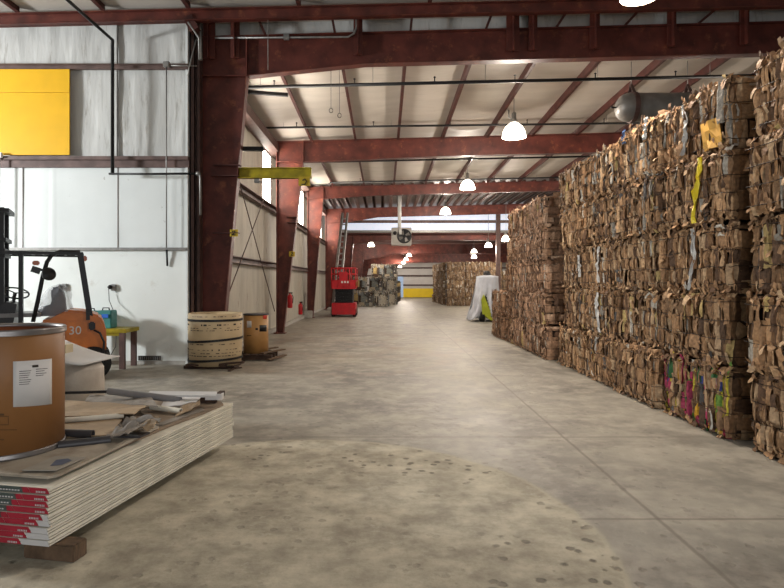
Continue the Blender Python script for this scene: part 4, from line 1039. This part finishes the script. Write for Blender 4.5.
# ------------------------------------------------------------------ covered machine
y = 23.6
def M2(px,py,d=0): return P(px,py,y+d)
t = thing('lime_machine', (M2(488,0).x,y+.6,0), 'lime green machine with dark wheels showing under the grey tarp', 'machine')
xa, xb = M2(480,0).x, M2(500,0).x
w = MB(); w.prism([(M2(483,0).x,.3),(M2(492,0).x,.06),(M2(495,0).x,.1),(M2(489,0).x,.65),(M2(484.5,0).x,1.1),(M2(482,0).x,.9)], 1, y+.12, y+.5); w.build('body', LIME, t)
w = MB(); w.span((xa+.05,y+.5,.25),(xb-.05,y+1.6,1.3),.03); w.build('housing', BLACK, t)
for px in (483.5,494):
    q = Vector((0,0,1)).rotation_difference(Vector((1,0,0))).to_matrix(); w = MB(); w.lathe([(0,0),(.2,0),(.24,.03),(.24,.17),(.2,.2),(0,.2)], Vector((M2(px,0).x-.1,y+.35,.24)), 24, True, q); w.build('wheel', RUBBER, t)
w = MB(); w.lathe([(0,0),(.14,.0),(.16,.1),(.1,.22),(0,.24)], M2(487,276,.8)-Vector((0,0,.02)), 16); w.tube([M2(487,276,.8),(M2(487,0).x,y+.8,1.2)], .05, 8); w.build('beacon', BLACK, t)
def tarp(u, v):     # u around, v from top to hem
    a = PI*.98+u*PI*1.9
    ca, sa = math.cos(a), math.sin(a)
    top = (.42,.5); bot = (.66,.78)
    k = v**1.25
    rx = top[0]+(bot[0]-top[0])*k; ry = top[1]+(bot[1]-top[1])*k
    fold = 1+.09*k*math.sin(a*9+v*3)+.05*k*math.sin(a*17+v*2)+.12*k*noise.noise(Vector((ca*3,sa*3,v*5)))
    # squarer outline
    n = (abs(ca)**3.2+abs(sa)**3.2)**(-1/3.2)
    z = 1.84*(1-v)+.10*noise.noise(Vector((ca*2,sa*2,v*2)))*v + (.04+.25*max(0,math.cos(a-PI*1.45))**8)*v
    x = M2(491,0).x-.10*v+rx*ca*n*fold
    return Vector((x, y+.85+ry*sa*n*fold, max(.03,z)))
# the front opens like a curtain: keep only the parts away from the opening
w = MB(); nu, nv = 110, 26
V = {}
for i in range(nu+1):
    for j in range(nv+1): V[i,j] = w.bm.verts.new(tarp(i/nu, j/nv))
for i in range(nu):
    for j in range(nv):
        a = PI*.98+(i+.5)/nu*PI*1.9; v = (j+.5)/nv
        c0 = PI*1.44; half = max(0,(v-.42))*.5*(1 if v < .9 else .95)
        if abs(a-c0-(v-.6)*.25) < half: continue
        f = w.bm.faces.new((V[i,j],V[i+1,j],V[i+1,j+1],V[i,j+1])); f.smooth = True
capc = w.bm.verts.new(Vector((M2(491,0).x,y+.85,1.9)))
for i in range(nu): w.bm.faces.new((V[i,0],V[i+1,0],capc)).smooth = True
w.bm.faces.new((V[nu,0],V[0,0],capc))
bmesh.ops.delete(w.bm, geom=[v for v in w.bm.verts if not v.link_faces], context='VERTS')
w.build('tarp', TARP, label='grey silver tarp draped over the machine at the far end of the long stack', cat='tarp', solid=.012)

# ------------------------------------------------------------------ heater, tank, sprinklers, lamps
y = 29.0
t = thing('unit_heater', P(401,245,y), 'pale box heater with a round fan hanging from a flue pipe', 'heater')
a, b = P(391.5,227.5,y), P(411.5,245,y)
w = MB(); w.span((a.x,y,b.z),(b.x,y+.75,a.z),.02); w.build('casing', HEATM, t)
c = P(404.3,236.2,y-.02); q = Vector((0,0,1)).rotation_difference(Vector((0,-1,0))).to_matrix()
w = MB(); w.lathe([(.0,.0),(.30,.0),(.34,.03),(.36,.0)], c, 32, True, q); w.build('fan_ring', FAN, t)
for k in range(4):
    aa = k*PI/2+.4; w = MB(); w.slab([c+Vector((.04*math.cos(aa),-.05,.04*math.sin(aa))),c+Vector((.29*math.cos(aa-.25),-.07,.29*math.sin(aa-.25))),c+Vector((.29*math.cos(aa+.35),-.03,.29*math.sin(aa+.35))),c+Vector((.07*math.cos(aa+.8),-.04,.07*math.sin(aa+.8)))],.01); w.build('fan_blade', TANKM, t)
w = MB(); w.lathe([(0,.1),(.07,.1),(.09,.04),(.09,0)], c, 16, True, q); w.lathe([(0,.1),(.09,.1),(.09,0)], P(395,233,y-.02), 16, True, q); w.build('motor', FAN, t)
w = MB(); pt = P(399.5,196,y+.4); w.tube([(pt.x,y+.35,5.95),(pt.x,y+.35,a.z-.02)], .09, 12); w.tube([(pt.x,y+.35,a.z-.02),(pt.x+.02,y-.06,a.z-.05),(pt.x+.02,y-.06,a.z-.35)], .08, 10); w.build('flue', WHITE, t)
# hanging cylindrical tank
y = 13.2
t = thing('hanging_tank', P(650,122,y), 'grey cylindrical tank hung from the roof above the bales', 'tank')
ca = P(625,107.5,y); rr = 14.2*y/F; Mx = Vector((0,0,1)).rotation_difference(Vector((1,0,0))).to_matrix()
w = MB(); w.lathe([(0,-.2),(.1,-.195),(rr*.5,-.175),(rr*.78,-.11),(rr*.93,-.03),(rr,.07),(rr,2.2),(rr*.9,2.33),(rr*.5,2.46),(0,2.5)], ca, 40, True, Mx); w.build('vessel', TANKM, t)
w = MB(); w.tube([ca+Vector((-.19,0,0)),ca+Vector((-.3,0,0)),ca+Vector((-.3,-.02,0.02))], .02, 8); w.build('valve', BLACK, t)
for dx in (.16, 1.42):
    w = MB(); pts = [ca+Vector((dx,(rr+.014)*math.cos(k*2*PI/24),(rr+.014)*math.sin(k*2*PI/24))) for k in range(25)]
    for a_, b_ in zip(pts, pts[1:]): w.bar(a_, b_, .075, .014, up=(1,0,0)) if False else w.bar(a_, b_, .02, .10, up=(1,0,0))
    w.bar(ca+Vector((dx,-rr,.05)),ca+Vector((dx-.02,0,rr+.2)),.012,.07,up=(1,0,0)); w.bar(ca+Vector((dx,rr,.05)),ca+Vector((dx-.02,0,rr+.2)),.012,.07,up=(1,0,0))
    w.build('hanger_strap', POST, t)
    w = MB(); w.tube([ca+Vector((dx-.02,0,rr+.18)), Vector((ca.x+dx-.02,y,6.62))], .009, 6); w.build('hanger_rod', GALV, t)
# black sprinkler mains
for i,(yy,a,b,r,l) in enumerate(((12.95,(238,87.5),(800,74.5),.036,'thick black sprinkler pipe under the roof, nearest one'),(16.8,(262,127.8),(800,121),.03,'black sprinkler pipe in the middle of the nearest far bay'),(20.8,(300,162.5),(800,152),.032,'black sprinkler pipe just behind the second frame'),(25.4,(330,182.5),(800,172),.03,'black sprinkler pipe before the third frame'))):
    t = thing('sprinkler_pipe', P(a[0],a[1],yy), l, 'pipe', None)
    A, Bp = P(*a,yy), P(*b,yy); w = MB(); w.tube([A,Bp], r, 10); w.build('pipe', BLACK, t)
    for k in range(5):
        p = A.lerp(Bp,(k+.2)/5); w = MB(); w.tube([p, Vector((p.x,p.y,zp(yy)+SL*p.x+.1))], .006, 5); w.build('hanger', GALV, t)
    n = 7
    for k in range(n):
        p = A.lerp(Bp,(k+.45)/n); w = MB(); w.tube([p, p+Vector((0,0,.12))], .012, 6); w.lathe([(0,.12),(.03,.12),(.03,.13),(0,.15)], p, 8); w.build('sprinkler_head', BLACK, t)
for (a,b,yy,l) in (((248,92),(288,95),14.0,'short black pipe near the eave behind the nearest column'),):
    MB().bar(P(*a,yy),P(*b,yy),.08,.08).build('eave_pipe', BLACK, label=l, cat='pipe')
for (px,p0,p1,yy,l) in ((331,75,108,12.6,'thin wire with a hook hanging near the nearest rafter, left one'),(339.5,86,113,12.95,'thin wire with a hook hanging from the black pipe'),):
    w = MB(); w.tube([Vector((P(px,p0,yy).x,yy,6.4)),P(px,p1,yy)], .005, 5); c = P(px,p1+2.5,yy); w.tube([c+Vector((.04*math.cos(k*.6),0,.05*math.sin(k*.6))) for k in range(11)], .008, 5); w.build('wire_hook', DKGREY, label=l, cat='hook')
MB().tube([P(268,20,11.3),P(268,70,11.6)], .008, 5).build('hanging_wire', GALV, label='thin wire hanging in front of the nearest rafter near its column', cat='wire')
# high bay lamps
lamps = []
def lamp(px, py, Y, label, w_px=None, power=0, ceil=None, group='high bay lamps hanging from the roof', spot=False):
    c = P(px, py, Y); s = (w_px*Y/F/2) if w_px else .28
    t = thing('high_bay_lamp', c+Vector((0,0,-s*.55)), label, 'lamp', group)
    w = MB(); w.lathe([(s,-s*.55),(s*.99,-s*.35),(s*.9,0),(s*.7,s*.35),(s*.42,s*.6),(s*.3,s*.68),(s*.26,s*.68),(s*.38,s*.55),(s*.64,s*.3),(s*.85,-.02),(s*.94,-s*.35),(s*.95,-s*.55)], c, 32); w.build('dome', LAMPG, t)
    w = MB(); w.lathe([(0,s*.66),(s*.3,s*.66),(s*.32,s*.9),(s*.2,s*1.0),(s*.2,s*1.5),(s*.1,s*1.6),(0,s*1.6)], c, 16); w.tube([c+Vector((-s*.25,0,s*1.0)),c+Vector((-s*.45,0,s*1.2)),c+Vector((-s*.45,0,s*1.8))], s*.06, 6); w.build('ballast', GALV, t)
    zc = ceil if ceil else zp(Y)+SL*c.x+.05
    w = MB(); w.tube([c+Vector((0,0,s*1.55)), Vector((c.x,c.y,max(zc,c.z+s*1.7)))], .012, 6); w.build('hanger', GALV, t)
    if power:
        ld = bpy.data.lights.new('lamp_light','SPOT' if spot else 'POINT')
        if spot: ld.spot_size = 2.5; ld.spot_blend = .35
        ld.energy = power; ld.color = (1,.88,.76); ld.shadow_soft_size = .12
        lo = bpy.data.objects.new('lamp_light', ld); C.objects.link(lo); lo.location = c+Vector((0,0,-s*.55-.14)); 
KP = 520
lamp(639,-12,7.6,'high bay lamp cut by the top edge of the picture',36,KP*1.3,6.95,spot=True)
lamp(514,131,15.0,'largest whole high bay lamp, in front of the second rafter',23.5,KP)
lamp(467.5,185,23.5,'second glowing high bay lamp, in front of the third rafter',15,KP)
lamp(445.5,211,31.0,'third glowing high bay lamp, before the bright band',11,KP)
for (px,py,Y,wp,l,pw) in ((371,244.5,42,7,'left high bay lamp below the heater, upper of two',KP*.5),(373,250,46.5,6,'left high bay lamp below the heater, lower of two',0),
    (409,255,45,5,'far lamp in the slanting row, nearest one',KP*.6),(406,259,49,4.6,'far lamp in the slanting row, second one',0),(403.4,262.6,53,4.2,'far lamp in the slanting row, third one',KP),(399.8,266.5,57.5,3.8,'far lamp in the slanting row, last one',0),
    (474,251,42,6,'far lamp above the far right block, upper one of two',0),(474,256.5,47,5.4,'far lamp above the far right block, lower one of two',KP),(488.5,245,36.8,7.5,'lamp beside the brown post',KP*.6),(506,238.5,32,9,'lamp half hidden by the long stack',KP*.6)):
    lamp(px,py,Y,l,wp,pw,4.62 if Y > 37.5 else None)
# unseen lamps added at the right to brighten the ceiling and hall
for (x,y,n_) in ((12.5,15,'nearest'),(12.5,23.5,'second'),(12.5,31,'third')):
    lamp(VX+x*F/y, VY-3.85*F/y, y, 'unseen high bay lamp added behind the bales to brighten the roof, %s one' % n_, .56*F/y, KP)
# ------------------------------------------------------------------ loading door light and added rear fill
def area(name, loc, size, power, target, col=(1,1,1), sy=None):
    ld = bpy.data.lights.new(name,'AREA'); ld.shape = 'RECTANGLE'; ld.size = size; ld.size_y = sy or size; ld.energy = power; ld.color = col
    lo = bpy.data.objects.new(name, ld); C.objects.link(lo); lo.location = loc
    d = (Vector(target)-Vector(loc)).normalized(); lo.rotation_euler = d.to_track_quat('-Z','Z').to_euler()
    return lo
area('loading_door_daylight', (-13.4,7.0,3.9), 1.0, 1200, (-5.5,11.7,.9), (.95,.98,1.0), 1.0)
area('rear_fill_light', (2,-3.6,1.9), 7, 250, (0,4,-.6), (.97,.98,1.0), 3.0)  # unseen fill added behind the camera to brighten floor and plasterboard
wd = bpy.data.worlds.new('World'); S.world = wd; wd.use_nodes = True
wd.node_tree.nodes['Background'].inputs[0].default_value = (.85,.92,1,1); wd.node_tree.nodes['Background'].inputs[1].default_value = .18
# ------------------------------------------------------------------ camera
cd = bpy.data.cameras.new('camera'); cam = bpy.data.objects.new('camera', cd); C.objects.link(cam)
cam.location = (0,0,H); cam.rotation_euler = (PI/2,0,0); cd.sensor_width = 36; cd.lens = F/784*36
cd.shift_x = (392-VX)/784; cd.shift_y = (VY-294)/784; cd.clip_end = 200; cd.clip_start = .05
S.camera = cam
S.view_settings.view_transform = 'Standard'; S.view_settings.look = 'None'; S.view_settings.gamma = 1; S.view_settings.use_curve_mapping = False
S.view_settings.exposure = 0.0
